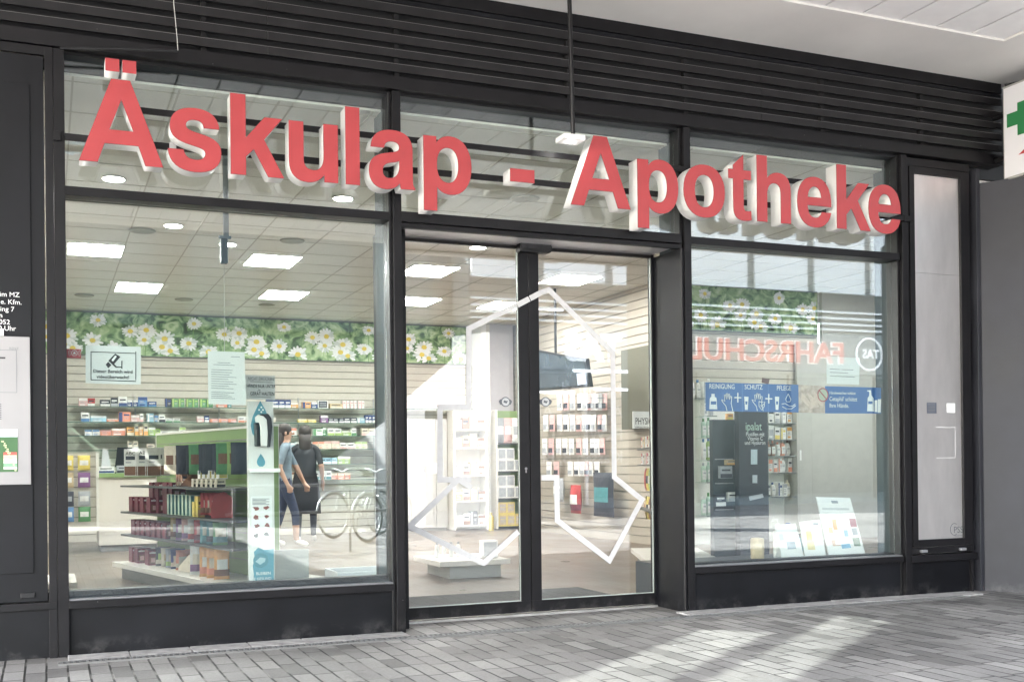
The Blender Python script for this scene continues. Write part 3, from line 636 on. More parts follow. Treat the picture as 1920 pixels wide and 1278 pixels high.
# ceiling lamps
LG = 'square lamps in the shop ceiling'
spots = [(.22, .79, 5.49, 6.17, 'nearest the left window post'), (.85, 1.41, 7.94, 8.72, 'behind the first lamp at the left'), (2.14, 2.70, 5.49, 6.21, 'right of the black ceiling box in the left window'), (2.76, 3.33, 7.98, 8.74, 'above the daisies right of the dispenser'),
 (4.04, 4.62, 5.52, 6.25, 'seen high through the left door leaf'), (4.66, 5.24, 7.98, 8.72, 'seen low at the left edge of the door'), (5.96, 6.56, 5.55, 6.26, 'seen high through the right door leaf'), (6.03, 6.67, 7.95, 8.71, 'seen through the left door leaf beside its stile')]
for x0, x1, y0, y1, wh in spots:
    t = thing('ceiling_lamp', 'flat square lit ceiling lamp '+wh, 'ceiling lamp', ((x0+x1)/2, (y0+y1)/2, CEIL), group=LG)
    m = MB(); m.box(x0, x1, y0, y1, CEIL-.002, CEIL+.0005, BOARD); m.build('frame', t)
    m = MB(); m.box(x0+.012, x1-.012, y0+.012, y1-.012, CEIL-.006, CEIL-.0025, LAMP); m.build('diffuser', t)
for x0, y0 in ((8.6, 1.2), (-1.3, 3.2), (10.0, 3.4)):    # added lamps out of view, outside the seen rows
    t = thing('ceiling_lamp', 'added unseen square ceiling lamp beyond the window edge', 'ceiling lamp', (x0+.3, y0+.35, CEIL), group=LG)
    m = MB(); m.box(x0, x0+.6, y0, y0+.7, CEIL-.006, CEIL-.001, LAMP); m.build('diffuser', t)
DGp = 'round downlights in the shop ceiling'
for (px, py, wh) in ((325, 422, 'above the left window transom edge'), (427, 457, 'beside the hanging black box'), (213, 334, 'below the letter Ä'), (643, 371, 'below the letter l'), (896, 463, 'at the top of the left door leaf')):
    c = at(px, py, 2, CEIL); t = thing('downlight', 'small round lit downlight '+wh, 'downlight', tuple(c), group=DGp)
    m = MB(); m.lathe([(.10, -.001), (.10, -.008), (.085, -.010)], (c.x, c.y, CEIL), BOARD, 24); m.build('trim_ring', t)
    m = MB(); m.lathe([(.083, -.010), (.083, -.013), (.03, -.014)], (c.x, c.y, CEIL), DOWN, 24); m.build('lens', t)
GR = mat('vent_grille', (.40, .39, .33), .6)
for i_, (px, py) in enumerate(((267, 432), (548, 451), (158, 553), (985, 372), (345, 561), (500, 570), (1035, 507))):
    c = at(px, py, 2, CEIL); m = MB(); m.lathe([(.13 if i_ < 5 else .09, -.001), (.12, -.012), (.09, -.010), (.05, -.016), (.01, -.012)], (c.x, c.y, CEIL), GR, 24)
    tag(m.build('air_vent'), 'round pale ceiling vent, ' + ('left one near the left window top', 'right one near the left window top', 'far one at the left edge', 'one behind the hyphen of the sign', 'faint one above the daisies left', 'faint one above the daisies middle', 'one seen through the right door leaf')[i_], 'ceiling vent', 'round ceiling vents')
# hanging black sensor box with cord
hb = thing('hanging_speaker', 'slim black box hanging from the ceiling on a bracket with a cord below', 'speaker', tuple(at(420, 470, 1, 1.6)))
m = MB(); a = at(413, 447, 1, 1.6); b = at(427, 495, 1, 1.6); m.box(a.x, b.x, 1.57, 1.63, b.z, a.z, BLACK); m.build('box', hb, bevel=.01)
m = MB(); m.tube([(b.x-.01, 1.6, a.z+.02), (b.x-.01, 1.6, CEIL)], .022, mat('bracket_grey', (.16, .18, .2), .5), 10); m.box(a.x-.01, b.x+.025, 1.58, 1.62, a.z+.002, a.z+.02, MATS['bracket_grey']); m.build('bracket', hb)
m = MB(); q = at(421, 700, 1, 1.6); m.tube([((a.x+b.x)/2, 1.6, b.z), (q.x, 1.6, q.z)], .0022, mat('pale_wire', (.6, .6, .58), .5), 5); m.build('cord', hb)

# daisy banners
def banner_mat():
    m = bpy.data.materials.new('meadow_print'); m.use_nodes = True; n = m.node_tree; b = n.nodes['Principled BSDF']; b.inputs['Roughness'].default_value = .6
    tc = n.nodes.new('ShaderNodeTexCoord'); mp = n.nodes.new('ShaderNodeMapping'); mp.inputs['Scale'].default_value = (3.2, 1, 3.6); n.links.new(tc.outputs['Object'], mp.inputs[0])
    t = n.nodes.new('ShaderNodeTexNoise'); t.inputs['Scale'].default_value = 1.6; t.inputs['Detail'].default_value = 3; t.inputs['Distortion'].default_value = 1.6; n.links.new(mp.outputs[0], t.inputs['Vector'])
    r = n.nodes.new('ShaderNodeValToRGB'); e = r.color_ramp.elements; e[0].position = .3; e[0].color = (.03, .06, .03, 1); e[1].position = .74; e[1].color = (.60, .70, .46, 1)
    for p_, c_ in ((.40, (.09, .18, .08, 1)), (.50, (.25, .39, .19, 1)), (.60, (.42, .55, .31, 1))): q = e.new(p_); q.color = c_
    n.links.new(t.outputs['Fac'], r.inputs[0]); n.links.new(r.outputs[0], b.inputs['Base Color']); return m
MEADOW = banner_mat()
def banner(name, label, x0, x1, y, z0, z1, unit, scale):
    t = thing(name, label, 'banner', ((x0+x1)/2, y, z0))
    m = MB(); m.box(x0, x1, y, y+.02, z0, z1, MEADOW); m.box(x0, x1, y-.006, y+.02, z1, z1+.018, mat('banner_rail', (.12, .13, .12), .5)); m.box(x0, x1, y-.004, y+.02, z0-.014, z0, MATS['banner_rail']); m.build('banner_sheet', t)
    H = z1-z0; pat = [(0.0, .13, .17), (.24, .58, .14), (.47, .62, .15), (.44, .38, .13), (.74, .42, .165), (.70, .22, .16), (.82, .13, .15), (1.10, .33, .145), (1.18, .82, .12)]
    pe = MB(); st = MB(); W_ = mat('petal_print', (.86, .87, .88), .6); W2 = mat('petal_print_soft', (.62, .68, .66), .6); Y_ = mat('flower_eye', (.78, .6, .10), .6); S_ = mat('stem_print', (.16, .30, .10), .6); S2 = mat('stem_print_pale', (.34, .47, .25), .6)
    rr = random.Random(3); x = x0-.3; k = 0
    while x < x1:
        for (dx, dz, r) in pat:
            cx = x+dx*scale; cz = z0+dz*H; r = r*scale*.97
            sq = .62+.3*rr.random(); np_ = rr.choice((13, 15, 17)); off = rr.random()*6; k += 1
            lean = rr.uniform(-.05, .05)
            if x0 < cx < x1 and cz > z0+.05: st.prism([(cx-.006, cz), (cx+.006, cz), (min(x1, cx+lean+.006), z0), (max(x0, cx+lean-.006), z0)], y-.0012-k*.00001, y-.0004, S_ if k % 2 else S2)
            for j in range(np_):
                a = off+2*math.pi*j/np_; l = r*(.82+.3*rr.random()); wd = .19*r*(.8+.4*rr.random())
                dx_, dz_ = math.cos(a), math.sin(a)*sq; px_, pz_ = -math.sin(a), math.cos(a)
                pts = [(cx+dx_*.2*r, cz+dz_*.2*r), (cx+dx_*l*.55+px_*wd, cz+dz_*l*.55+pz_*wd*sq), (cx+dx_*l*.95+px_*wd*.6, cz+dz_*l*.95+pz_*wd*.6*sq), (cx+dx_*l, cz+dz_*l), (cx+dx_*l*.95-px_*wd*.6, cz+dz_*l*.95-pz_*wd*.6*sq), (cx+dx_*l*.55-px_*wd, cz+dz_*l*.55-pz_*wd*sq)]
                if any(not (x0 < p_[0] < x1 and z0 < p_[1] < z1) for p_ in pts): continue
                yy = y-.003-k*.00004-j*.000002
                pe.prism(pts, yy, yy+.0008, W2 if rr.random() < .25 else W_)
            if x0+.3*r < cx < x1-.3*r: pe.disc((cx, cz+.03*r), .29*r, y-.0042-k*.00004, Y_, 14, .0008, sz=.85)
        x += unit*scale
    st.build('stem_print', t); pe.build('daisy_print', t)
banner('daisy_banner', 'long green banner printed with white daisies above the back wall shelves', -1.55, 6.74, 10.80, 2.815, 3.445, 1.40, 1.0)
banner('daisy_banner', 'banner of white daisies on green seen through the right window', 7.45, 10.02, 5.69, az(1400, 622, 5.69), az(1400, 541, 5.69), 1.40, .86)

# white pillar, grey wall, cupboards and door at the back of the entrance
t = thing('wall_cupboard', 'white full-height cupboard front with lever handle beside the entrance view', 'cupboard', (5.8, 10.5, 0))
WC = mat('white_lacquer', (.60, .595, .58), .35)
m = MB(); m.box(5.0, 5.95, 10.42, 10.80, .06, 1.86, WC); m.box(5.955, 6.15, 10.42, 10.80, .06, 1.86, WC); m.box(5.0, 6.15, 10.46, 10.80, .005, .055, mat('skirting_grey', (.22, .22, .21), .5)); m.build('body', t, bevel=.003)
m = MB(); hx = ax(795, 875, 10.4); hz = az(795, 873, 10.4); m.box(hx-.03, hx+.02, 10.405, 10.418, hz-.10, hz+.06, STEELD); m.tube([(hx, 10.40, hz), (hx, 10.35, hz), (hx-.16, 10.35, hz-.01)], .012, STEELD, 8); m.build('handle', t)
for (a_, b_, c_, d_) in ((762, 775, 805, 828), (800, 818, 868, 888)):
    m = MB(); m.box(ax(a_, 815, 10.41), ax(b_, 815, 10.41), 10.408, 10.417, az(a_, d_, 10.41), az(a_, c_, 10.41), WHITEP)
    for k_ in range(5): m.box(ax(a_+1.5, 815, 10.41), ax(b_-1.5, 815, 10.41), 10.4065, 10.4075, az(a_, d_-3-k_*3.6, 10.41)-.006, az(a_, d_-3-k_*3.6, 10.41), GREYT)
    m.build('notice', t)
t = thing('grey_pillar', 'tall lavender grey wall pillar with pale edge strip in the entrance view', 'pillar', (7.1, 10.5, 0))
m = MB(); m.box(6.93, 7.36, 10.42, 10.8, 0, CEIL, mat('lavender_grey', (.42, .40, .41), .6, var=.04)); m.build('pillar_body', t)
m = MB(); m.box(6.86, 6.925, 10.40, 10.8, 0, CEIL, SLAT); m.box(6.76, 6.855, 10.38, 10.8, 0, CEIL, WALLW); m.build('edge_strip', t)

# ---------------------------------------------------------------- products
CN = {'cream': (.68, .62, .50), 'white': (.72, .72, .70), 'pink': (.66, .42, .40), 'coral': (.68, .27, .18), 'red': (.42, .06, .06), 'dark': (.04, .045, .06), 'navy': (.04, .07, .20), 'blue': (.10, .22, .42), 'sky': (.30, .50, .62),
 'green': (.10, .26, .11), 'lime': (.34, .48, .16), 'orange': (.70, .36, .12), 'yellow': (.70, .56, .14), 'burgundy': (.17, .025, .04), 'grey': (.38, .40, .42), 'teal': (.08, .25, .27), 'brown': (.20, .10, .06), 'sand': (.55, .43, .26), 'purple': (.22, .10, .24), 'black': (.02, .02, .022), 'mint': (.45, .60, .50)}
def C_(n, r=.5): return mat('pack_'+n, CN[n], r, var=.1, vscale=18)
CN.update({'faded blue': (.17, .225, .27), 'denim': (.022, .032, .07)}); CART = {}
def carton_mesh(w_, h, d, c1, c2, style=0):
    k = (w_, h, d, c1, c2, style)
    if k in CART: return CART[k]
    m = MB(); m.box(-w_/2, w_/2, -d/2, d/2, 0, h, C_(c1)); f = -d/2-.0008; e = .0003
    def q(x0, x1, z0, z1, c, lay=0): m.box(x0*w_, x1*w_, f-lay*.0006, -d/2-e-lay*.0006+.0, z0*h, z1*h, C_(c))
    if style == 0: q(-.48, .48, .68, .97, c2); q(-.36, .1, .5, .58, 'grey'); q(-.36, .3, .38, .43, 'grey'); q(-.36, .2, .12, .26, c2)
    elif style == 1: q(-.48, .48, .03, .36, c2); q(-.38, .34, .6, .74, 'dark' if c1 not in ('dark', 'black', 'navy', 'burgundy') else 'white'); q(-.38, .05, .48, .53, 'grey')
    elif style == 2: q(-.48, -.18, .03, .97, c2); q(-.08, .4, .62, .8, c2); q(-.08, .36, .42, .48, 'grey'); q(-.08, .3, .3, .35, 'grey')
    elif style == 3: q(-.42, .42, .76, .86, 'white'); q(-.40, .1, .12, .55, c2); q(.14, .42, .12, .38, 'white', 0); q(-.3, .0, .2, .48, 'pink', 1)
    elif style == 4: q(-.42, .42, .12, .9, c2); q(-.34, .34, .66, .74, 'grey', 1); q(-.34, .34, .5, .54, 'grey', 1); q(-.34, .34, .4, .44, 'grey', 1); q(-.34, .34, .3, .34, 'grey', 1)
    CART[k] = m.mesh('carton'); return CART[k]
def put(name, me, label, cat, loc, rotz=0, group=None):
    o = bpy.data.objects.new(name, me); COL.objects.link(o); o.location = loc; o.rotation_euler = (0, 0, rotz)
    return tag(o, label, cat, group)
BOT = {}
def bottle(label, loc, h, r, c, cap, group=None, rotz=0, square=False, label_c=None, pump=False):
    k = (h, r, c, cap, square, label_c, pump)
    if k not in BOT:
        m = MB(); m.lathe([(r*.92, 0), (r, h*.02), (r, h*.66), (r*.9, h*.74), (r*.42, h*.80), (r*.4, h*.84)], (0, 0, 0), C_(c, .3), 14, 1, .7 if square else 1)
        if label_c: m.prism([(-r*.8, h*.12), (r*.8, h*.12), (r*.8, h*.58), (-r*.8, h*.58)], -r*1.02, -r*.7, C_(label_c)); m.prism([(-r*.6, h*.40), (r*.6, h*.40), (r*.6, h*.48), (-r*.6, h*.48)], -r*1.04, -r*1.025, C_('grey'))
        q = MB(); q.lathe([(r*.44, h*.80), (r*.44, h*.93), (r*.4, h*.95)], (0, 0, 0), C_(cap, .3), 12)
        if pump: q.tube([(0, 0, h*.94), (0, 0, h*1.06), (-r*1.1, 0, h*1.05), (-r*1.2, 0, h*1.0)], r*.12, C_(cap, .3), 8)
        BOT[k] = (m.mesh('bottle'), q.mesh('cap'))
    o = put('bottle', BOT[k][0], label, 'bottle', loc, rotz, group); p = bpy.data.objects.new('cap', BOT[k][1]); COL.objects.link(p); p.location = loc; p.rotation_euler = (0, 0, rotz); par(p, o)
    return o
PCH = {}
def pouch_mesh(w_, h, d, c1, c2, c3):
    k = (w_, h, d, c1, c2, c3)
    if k in PCH: return PCH[k]
    rr = random.Random(hash(k) % 1000); m = MB(); nx, nz = 7, 9
    for sgn in (-1, 1):
        vs = []
        for j in range(nz+1):
            for i in range(nx+1):
                u = i/nx; v = j/nz; bul = max(0, math.sin(math.pi*u))**.6*max(0, math.sin(math.pi*min(1, v*1.02)))**.5
                if v > .92: bul *= .15
                vs.append(((u-.5)*w_*(1-.04*math.sin(math.pi*v)), sgn*(d/2*bul+.0006)+rr.uniform(-.0015, .0015)*(bul > 0), v*h))
        for j in range(nz):
            c = c1 if j >= 6 or j < 1 else (c2 if j >= 3 else c3)
            for i in range(nx):
                cc = c if not (3 <= j < 6 and i in (0, nx-1)) else c1
                f = (j*(nx+1)+i, j*(nx+1)+i+1, (j+1)*(nx+1)+i+1, (j+1)*(nx+1)+i); m.add([vs[a] for a in f], [(0, 1, 2, 3) if sgn < 0 else (3, 2, 1, 0)], C_(cc if sgn < 0 else c1, .3), False)
    PCH[k] = m.mesh('pouch'); return PCH[k]
ORD = ['first', 'second', 'third', 'fourth', 'fifth', 'sixth', 'seventh', 'eighth', 'ninth', 'tenth', 'eleventh', 'twelfth', 'thirteenth', 'fourteenth', 'fifteenth', 'sixteenth', 'seventeenth', 'eighteenth', 'nineteenth', 'twentieth']
def o_(i): return ORD[i] if i < 20 else 'twenty-'+ORD[i-20] if i < 29 else 'thirty-'+ORD[i-29] if i > 29 else 'thirtieth'

# back wall glass shelves
bs = thing('wall_shelving', 'glass shelves on the slatted back wall filled with medicine cartons', 'shelving', (2.5, 10.6, 1.0))
SH = [(-.4, 5.6, 2.02), (-.4, 5.6, 1.79), (-.4, 5.6, 1.585), (-.4, 5.6, 1.37), (5.25, 6.7, 2.03), (-.4, 5.0, 1.13), (-.4, 5.0, .88)]
EDG = mat('shelf_edge_green', (.10, .16, .13), .3)
for x0, x1, z in SH:
    m = MB(); m.box(x0, x1, 10.46, 10.82, z-.008, z, SHELFGLASS); m.box(x0, x1, 10.452, 10.459, z-.012, z+.001, EDG); m.build('glass_shelf', bs)
for x in (.0, 1.25, 2.5, 3.75, 5.0):
    m = MB(); m.box(x-.008, x+.008, 10.79, 10.82, .9, 2.2, STEELD); m.build('shelf_upright', bs)
GB = 'cartons on the back wall shelves'
runs = {
 'top glass shelf': (2.02, [('B', 'cream', 2, .055, .17), ('g', .12), ('pink', 'white', 1, .12, .12, 0), ('red', 'white', 1, .10, .12, 1), ('g', .06), ('dark', 'white', 1, .14, .10, 1), ('dark', 'grey', 1, .10, .13, 1), ('white', 'navy', 1, .12, .15, 1), ('navy', 'white', 2, .07, .1, 0), ('blue', 'navy', 1, .13, .15, 0), ('navy', 'blue', 1, .12, .08, 1), ('g', .12), ('dark', 'navy', 1, .09, .13, 2),
   ('green', 'lime', 2, .085, .13, 2), ('g', .02), ('green', 'lime', 2, .085, .13, 2), ('g', .02), ('green', 'lime', 2, .09, .13, 2), ('g', .05), ('coral', 'white', 1, .16, .09, 0), ('teal', 'white', 1, .05, .1, 0), ('g', .3), ('yellow', 'orange', 1, .16, .07, 0), ('g', .07), ('navy', 'white', 4, .09, .13, 1), ('orange', 'white', 1, .12, .09, 0), ('g', .06), ('orange', 'navy', 1, .13, .10, 2), ('navy', 'white', 1, .1, .1, 0), ('white', 'dark', 1, .16, .13, 4), ('g', .03), ('sand', 'cream', 1, .2, .08, 1), ('white', 'pink', 6, .055, .13, 2)]),
 'second glass shelf': (1.79, [('g', .35), ('white', 'blue', 1, .12, .14, 1), ('sky', 'white', 1, .22, .09, 0), ('coral', 'white', 1, .16, .05, 0), ('coral', 'navy', 1, .17, .15, 2), ('pink', 'white', 1, .12, .1, 0), ('white', 'pink', 1, .05, .13, 1), ('g', .05), ('sky', 'white', 1, .09, .13, 2), ('grey', 'blue', 1, .06, .1, 0), ('white', 'dark', 1, .09, .11, 1), ('white', 'green', 2, .1, .06, 1), ('g', .25), ('pink', 'white', 1, .1, .09, 0), ('navy', 'white', 1, .07, .1, 1), ('pink', 'coral', 3, .13, .055, 2), ('g', .02), ('white', 'coral', 2, .1, .09, 1), ('cream', 'pink', 1, .15, .08, 0), ('cream', 'white', 2, .1, .08, 0), ('g', .35),
   ('yellow', 'cream', 2, .14, .06, 0), ('g', .06), ('purple', 'white', 1, .12, .12, 0), ('dark', 'white', 3, .08, .08, 1), ('dark', 'white', 2, .1, .09, 1), ('sky', 'white', 1, .12, .08, 2), ('navy', 'white', 4, .05, .13, 1), ('g', .04), ('white', 'lime', 2, .07, .12, 0), ('red', 'pink', 1, .1, .11, 1), ('red', 'white', 3, .08, .13, 1), ('white', 'pink', 2, .06, .14, 0)]),
 'third glass shelf': (1.585, [('g', .4), ('white', 'blue', 2, .1, .09, 0), ('coral', 'pink', 1, .15, .08, 0), ('coral', 'white', 1, .19, .11, 0), ('g', .02), ('orange', 'cream', 1, .1, .13, 1), ('cream', 'orange', 1, .055, .18, 1), ('orange', 'cream', 1, .055, .14, 0), ('cream', 'orange', 1, .06, .18, 1), ('lime', 'white', 1, .1, .13, 0), ('lime', 'cream', 1, .06, .11, 1), ('white', 'grey', 2, .13, .07, 1), ('white', 'lime', 1, .09, .13, 0), ('cream', 'white', 2, .13, .08, 2), ('g', .1), ('navy', 'sky', 4, .11, .06, 1), ('g', .6),
   ('teal', 'dark', 1, .12, .14, 1), ('white', 'coral', 1, .12, .12, 0), ('g', .25), ('white', 'green', 1, .16, .11, 2), ('green', 'white', 1, .06, .14, 0), ('white', 'lime', 2, .11, .12, 1), ('lime', 'white', 1, .15, .08, 0), ('white', 'green', 1, .08, .12, 1), ('g', .08), ('cream', 'pink', 2, .11, .12, 1), ('pink', 'white', 1, .13, .06, 0), ('cream', 'coral', 1, .12, .16, 1)]),
 'fourth glass shelf': (1.37, [('g', 1.0), ('cream', 'white', 2, .07, .14, 1), ('g', .12), ('cream', 'orange', 1, .12, .09, 1), ('g', .1), ('white', 'cream', 3, .09, .12, 0), ('g', 1.1), ('white', 'teal', 3, .08, .11, 1), ('white', 'coral', 2, .08, .13, 1), ('sky', 'white', 2, .09, .1, 0), ('white', 'green', 1, .1, .12, 1), ('white', 'dark', 1, .15, .12, 1), ('cream', 'coral', 2, .09, .12, 0), ('cream', 'pink', 2, .12, .13, 0), ('white', 'pink', 2, .12, .1, 1), ('cream', 'lime', 2, .1, .12, 0)]),
 'shelf above the white cupboard': (2.03, [('pink', 'white', 3, .26, .10, 3), ('g', .02), ('white', 'dark', 5, .05, .07, 1)]),
 'lower glass shelf': (1.13, [('g', 2.3), ('white', 'coral', 3, .1, .13, 1), ('sand', 'white', 2, .12, .15, 0), ('cream', 'orange', 3, .12, .12, 0), ('white', 'grey', 2, .1, .14, 4), ('white', 'pink', 4, .1, .11, 2), ('sky', 'white', 3, .09, .1, 1), ('lime', 'white', 2, .1, .12, 0)]),
 'lowest glass shelf': (.88, [('g', 2.5), ('grey', 'white', 3, .13, .12, 1), ('white', 'blue', 3, .1, .15, 2), ('g', .1), ('cream', 'brown', 3, .12, .13, 0), ('white', 'teal', 4, .09, .14, 1), ('coral', 'cream', 3, .1, .1, 0)]),
}
for sn, (z, rs) in runs.items():
    x = 5.28 if 'cupboard' in sn else .12; i = 0
    for r_ in rs:
        if r_[0] == 'g': x += r_[1]; continue
        if r_[0] == 'B':
            for k in range(r_[2]): bottle('slim cream bottle, %s from the left on the %s' % (o_(i), sn), (x+.04, 10.62, z+.001), r_[4], .032, 'cream', 'white', GB); x += .10; i += 1
            continue
        c1, c2, n_, w_, h, st = r_
        for k in range(n_):
            if x+w_ > (6.75 if x > 5.27 and 'cup' in sn else 5.55): break
            put('carton', carton_mesh(w_, h, .10, c1, c2, st), '%s and %s carton, %s item from the left on the %s' % (c1, c2, o_(i), sn), 'carton', (x+w_/2, 10.60+random.uniform(-.03, .01), z+.001), random.uniform(-.04, .04), GB)
            x += w_+random.uniform(.004, .012); i += 1

# counter at the left with till screen
ct = thing('sales_counter', 'white sales counter with a green top edge in front of the shelves', 'counter', (1.0, 8.8, 0))
m = MB(); m.box(.62, 2.6, 8.5, 9.2, .09, .98, mat('counter_white', (.70, .66, .60), .45)); m.build('body', ct, bevel=.003)
m = MB(); m.box(.60, 2.65, 8.46, 9.25, .98, 1.035, GREEN); m.build('top', ct, bevel=.003)
m = MB(); m.box(.64, 2.6, 8.54, 9.2, .005, .09, MATS['skirting_grey']); m.build('skirting', ct)
t = thing('till_screen', 'dark till screen seen from behind on the counter', 'screen', (.95, 8.8, 1.035))
m = MB(); m.prism([(.84, 1.12), (1.02, 1.12), (1.06, 1.38), (.87, 1.38)], 8.7, 8.73, BLACK); m.build('screen', t); m = MB(); m.box(.9, .98, 8.72, 8.80, 1.036, 1.2, BLACK); m.box(.82, 1.06, 8.66, 8.86, 1.036, 1.05, BLACK); m.build('stand', t)
t = thing('card_terminal', 'grey card terminal beside the till screen on the counter', 'card reader', (.8, 8.6, 1.035))
m = MB(); m.prism([(.66, 1.036), (.80, 1.036), (.74, 1.34), (.68, 1.36)], 8.58, 8.66, mat('light_grey_plastic', (.5, .52, .53), .4)); m.build('housing', t)
for i_, (x, c1, c2, w_, h) in enumerate(((.72, 'white', 'navy', .2, .09), (.95, 'grey', 'dark', .2, .10), (1.17, 'cream', 'dark', .18, .10), (1.36, 'yellow', 'orange', .12, .15), (1.52, 'red', 'white', .12, .1), (1.70, 'sand', 'white', .12, .12))):
    put('counter_box', carton_mesh(w_, h, .1, c1, c2, 1), '%s counter display box with %s print, %s from the left on the counter' % (c1, c2, o_(i_)), 'box', (x, 8.54, 1.036), 0, 'boxes along the counter front')
# side unit at the far left
su = thing('slat_unit', 'white slat display unit with hanging packets at the left window edge', 'display unit', (.35, 8.3, 0))
m = MB(); slatwall(m, Vector((.05, 8.30)), Vector((.585, 8.30)), .35, 1.30, pitch=.13); m.box(.05, .59, 8.25, 8.33, .30, .35, BOARD); m.box(.585, .62, 8.25, 8.5, .3, 1.3, BOARD); m.build('slat_panel', su)
k = 0
for z, cols in ((1.08, ('yellow', 'yellow')), (.86, ('sand', 'purple')), (.62, ('dark', 'grey')), (.42, ('blue', 'green'))):
    for j, c in enumerate(cols):
        put('hanging_packet', pouch_mesh(.15, .19, .03, c, 'white' if c != 'dark' else 'grey', c), '%s packet hanging on the white slat unit, row %s from the top, %s one' % (c, ORD[k//2], ('left', 'right')[j]), 'packet', (.24+j*.2, 8.26, z), 0, 'packets on the slat unit'); k += 1

# ---------------------------------------------------------------- gondola shelves
def gondola(name, label, N, e1, L, back, z_top, shelves, depth=.45, board0=0., vis_top=True):
    e1 = Vector(e1).normalized(); e2 = Vector((e1.y, -e1.x)); N = Vector(N)
    M = Matrix(((e2.x, e1.x, 0, N.x), (e2.y, e1.y, 0, N.y), (0, 0, 1, 0), (0, 0, 0, 1)))       # local x = into the unit, y = along it
    t = thing(name, label, 'shelf unit', (N.x, N.y, 0))
    m = MB(); m.box(depth, depth+.04, board0, L, .17, z_top-.02, back, M)
    z = .3
    while z < z_top-.1: m.box(depth-.003, depth, board0, L, z, z+.006, SLG, M); z += .115
    m.box(depth+.0405, depth+.046, board0, L, .17, z_top-.02, BOARD, M); m.build('back_panel', t)
    m = MB(); m.box(depth-.01, depth+.05, board0, L+.005, z_top-.02, z_top, BOARD, M); m.box(depth-.004, depth+.044, L, L+.015, .17, z_top-.02, BOARD, M); m.build('frame', t)
    m = MB(); m.box(0, depth*2, max(0, board0-.1), L+.02, .125, .17, BOARD, M); m.build('base_shelf', t, bevel=.002)
    m = MB(); m.box(.07, depth*2-.07, max(.06, board0), L-.06, .005, .124, mat('plinth_grey', (.22, .23, .22), .5), M); m.build('plinth', t)
    for z in shelves:
        m = MB(); m.box(.08, depth-.004, board0, L, z-.018, z, mat('shelf_dark', (.06, .065, .06), .4), M); m.build('shelf', t)
    th = math.atan2(-e2.x, e2.y)
    def place(u, off, z): v = M @ Vector((off, u, z)); return (v.x, v.y, v.z), th
    return t, place
gt, pg = gondola('gondola_shelf', 'free-standing shelf with green back panel by the left window', (1.275, 2.0), (-.242, .970), 2.80, GREEN, 1.45, (.93, .67, .445))
G1 = 'dark red heat pad boxes on the green-backed shelf'
TW = mat('box_lettering', (.75, .72, .70), .5)
def pgput(name, me, label, cat, u, off, z, group, jit=.03):
    l, r = pg(u, off, z+.001); r += 1.45; return put(name, me, label, cat, l, r+random.uniform(-jit, jit), group)
rows = [('second shelf', .67, (2.66, 2.50, 2.34, 2.14), .14), ('third shelf', .445, (2.60, 2.46, 2.33, 2.17, 2.02, 1.87, 1.72), .135), ('base board', .17, (2.68, 2.52, 2.20), .155)]
bm = carton_mesh(.125, .145, .17, 'burgundy', 'brown', 3)
tm = text_mesh('ThermaCare', .021, .0008, TW, 'CENTER', .0, 1.0)
for rn, z, us, h in rows:
    for i_, u in enumerate(us):
        o = pgput('heat_pad_box', bm, 'dark red heat pad box, %s from the left on the %s' % (o_(i_), rn), 'box', u, .20, z, G1, .01)
        l, r = pg(u-.0885, .20+.010, z+.118); q = addmesh('box_title', tm, None, l, r+1.45); par(q, o)
for i_, (u, off) in enumerate(((2.18, .24), (2.03, .24), (1.80, .24), (1.66, .24))):
    o = pgput('heat_pad_box', bm, 'dark red heat pad box topping the stack, %s from the left' % o_(i_), 'box', u, off, .815, G1, .01); l, r = pg(u-.0885, off+.010, .815+.118); q = addmesh('box_title', tm, None, l, r+1.45); par(q, o)
    pgput('heat_pad_box', bm, 'dark red heat pad box carrying the upper stack, %s from the left' % o_(i_), 'box', u, off, .67, G1, .01)
for i_ in range(7): pgput('mint_carton', carton_mesh(.085, .185, .07, 'mint', 'teal', 2), 'pale green tall carton, %s of the row on the second shelf' % o_(i_), 'carton', 1.66-i_*.092, .2, .67, 'pale green cartons on the gondola shelf')
for i_ in range(2): pgput('yellow_carton', carton_mesh(.06, .13+.05*i_, .1, 'yellow', 'sand', 1), 'small yellow carton beside the pale green ones, %s' % ('low one', 'high one')[i_], 'carton', .98-i_*.07, .17, .67, 'yellow cartons')
for i_ in range(3): pgput('snack_pouch', pouch_mesh(.15, .19, .07, 'red', 'cream', 'brown'), 'crumpled red and cream pouch in the tray, %s' % ORD[i_], 'pouch', .84-i_*.11, .22, .69, 'red pouches in the tray', .2)
t = thing('pouch_tray', 'rounded red card tray holding crumpled pouches', 'tray', pg(.7, .2, .67)[0]); l, r = pg(.50, .28, .672)
m = MB(); m.prism([(-.16, 0), (.02, 0), (.02, .17), (-.05, .22), (-.13, .2), (-.16, .1)], -.004, .004, C_('red')); q = m.build('tray_side', t); q.location = l; q.rotation_euler = (0, 0, r+1.3)
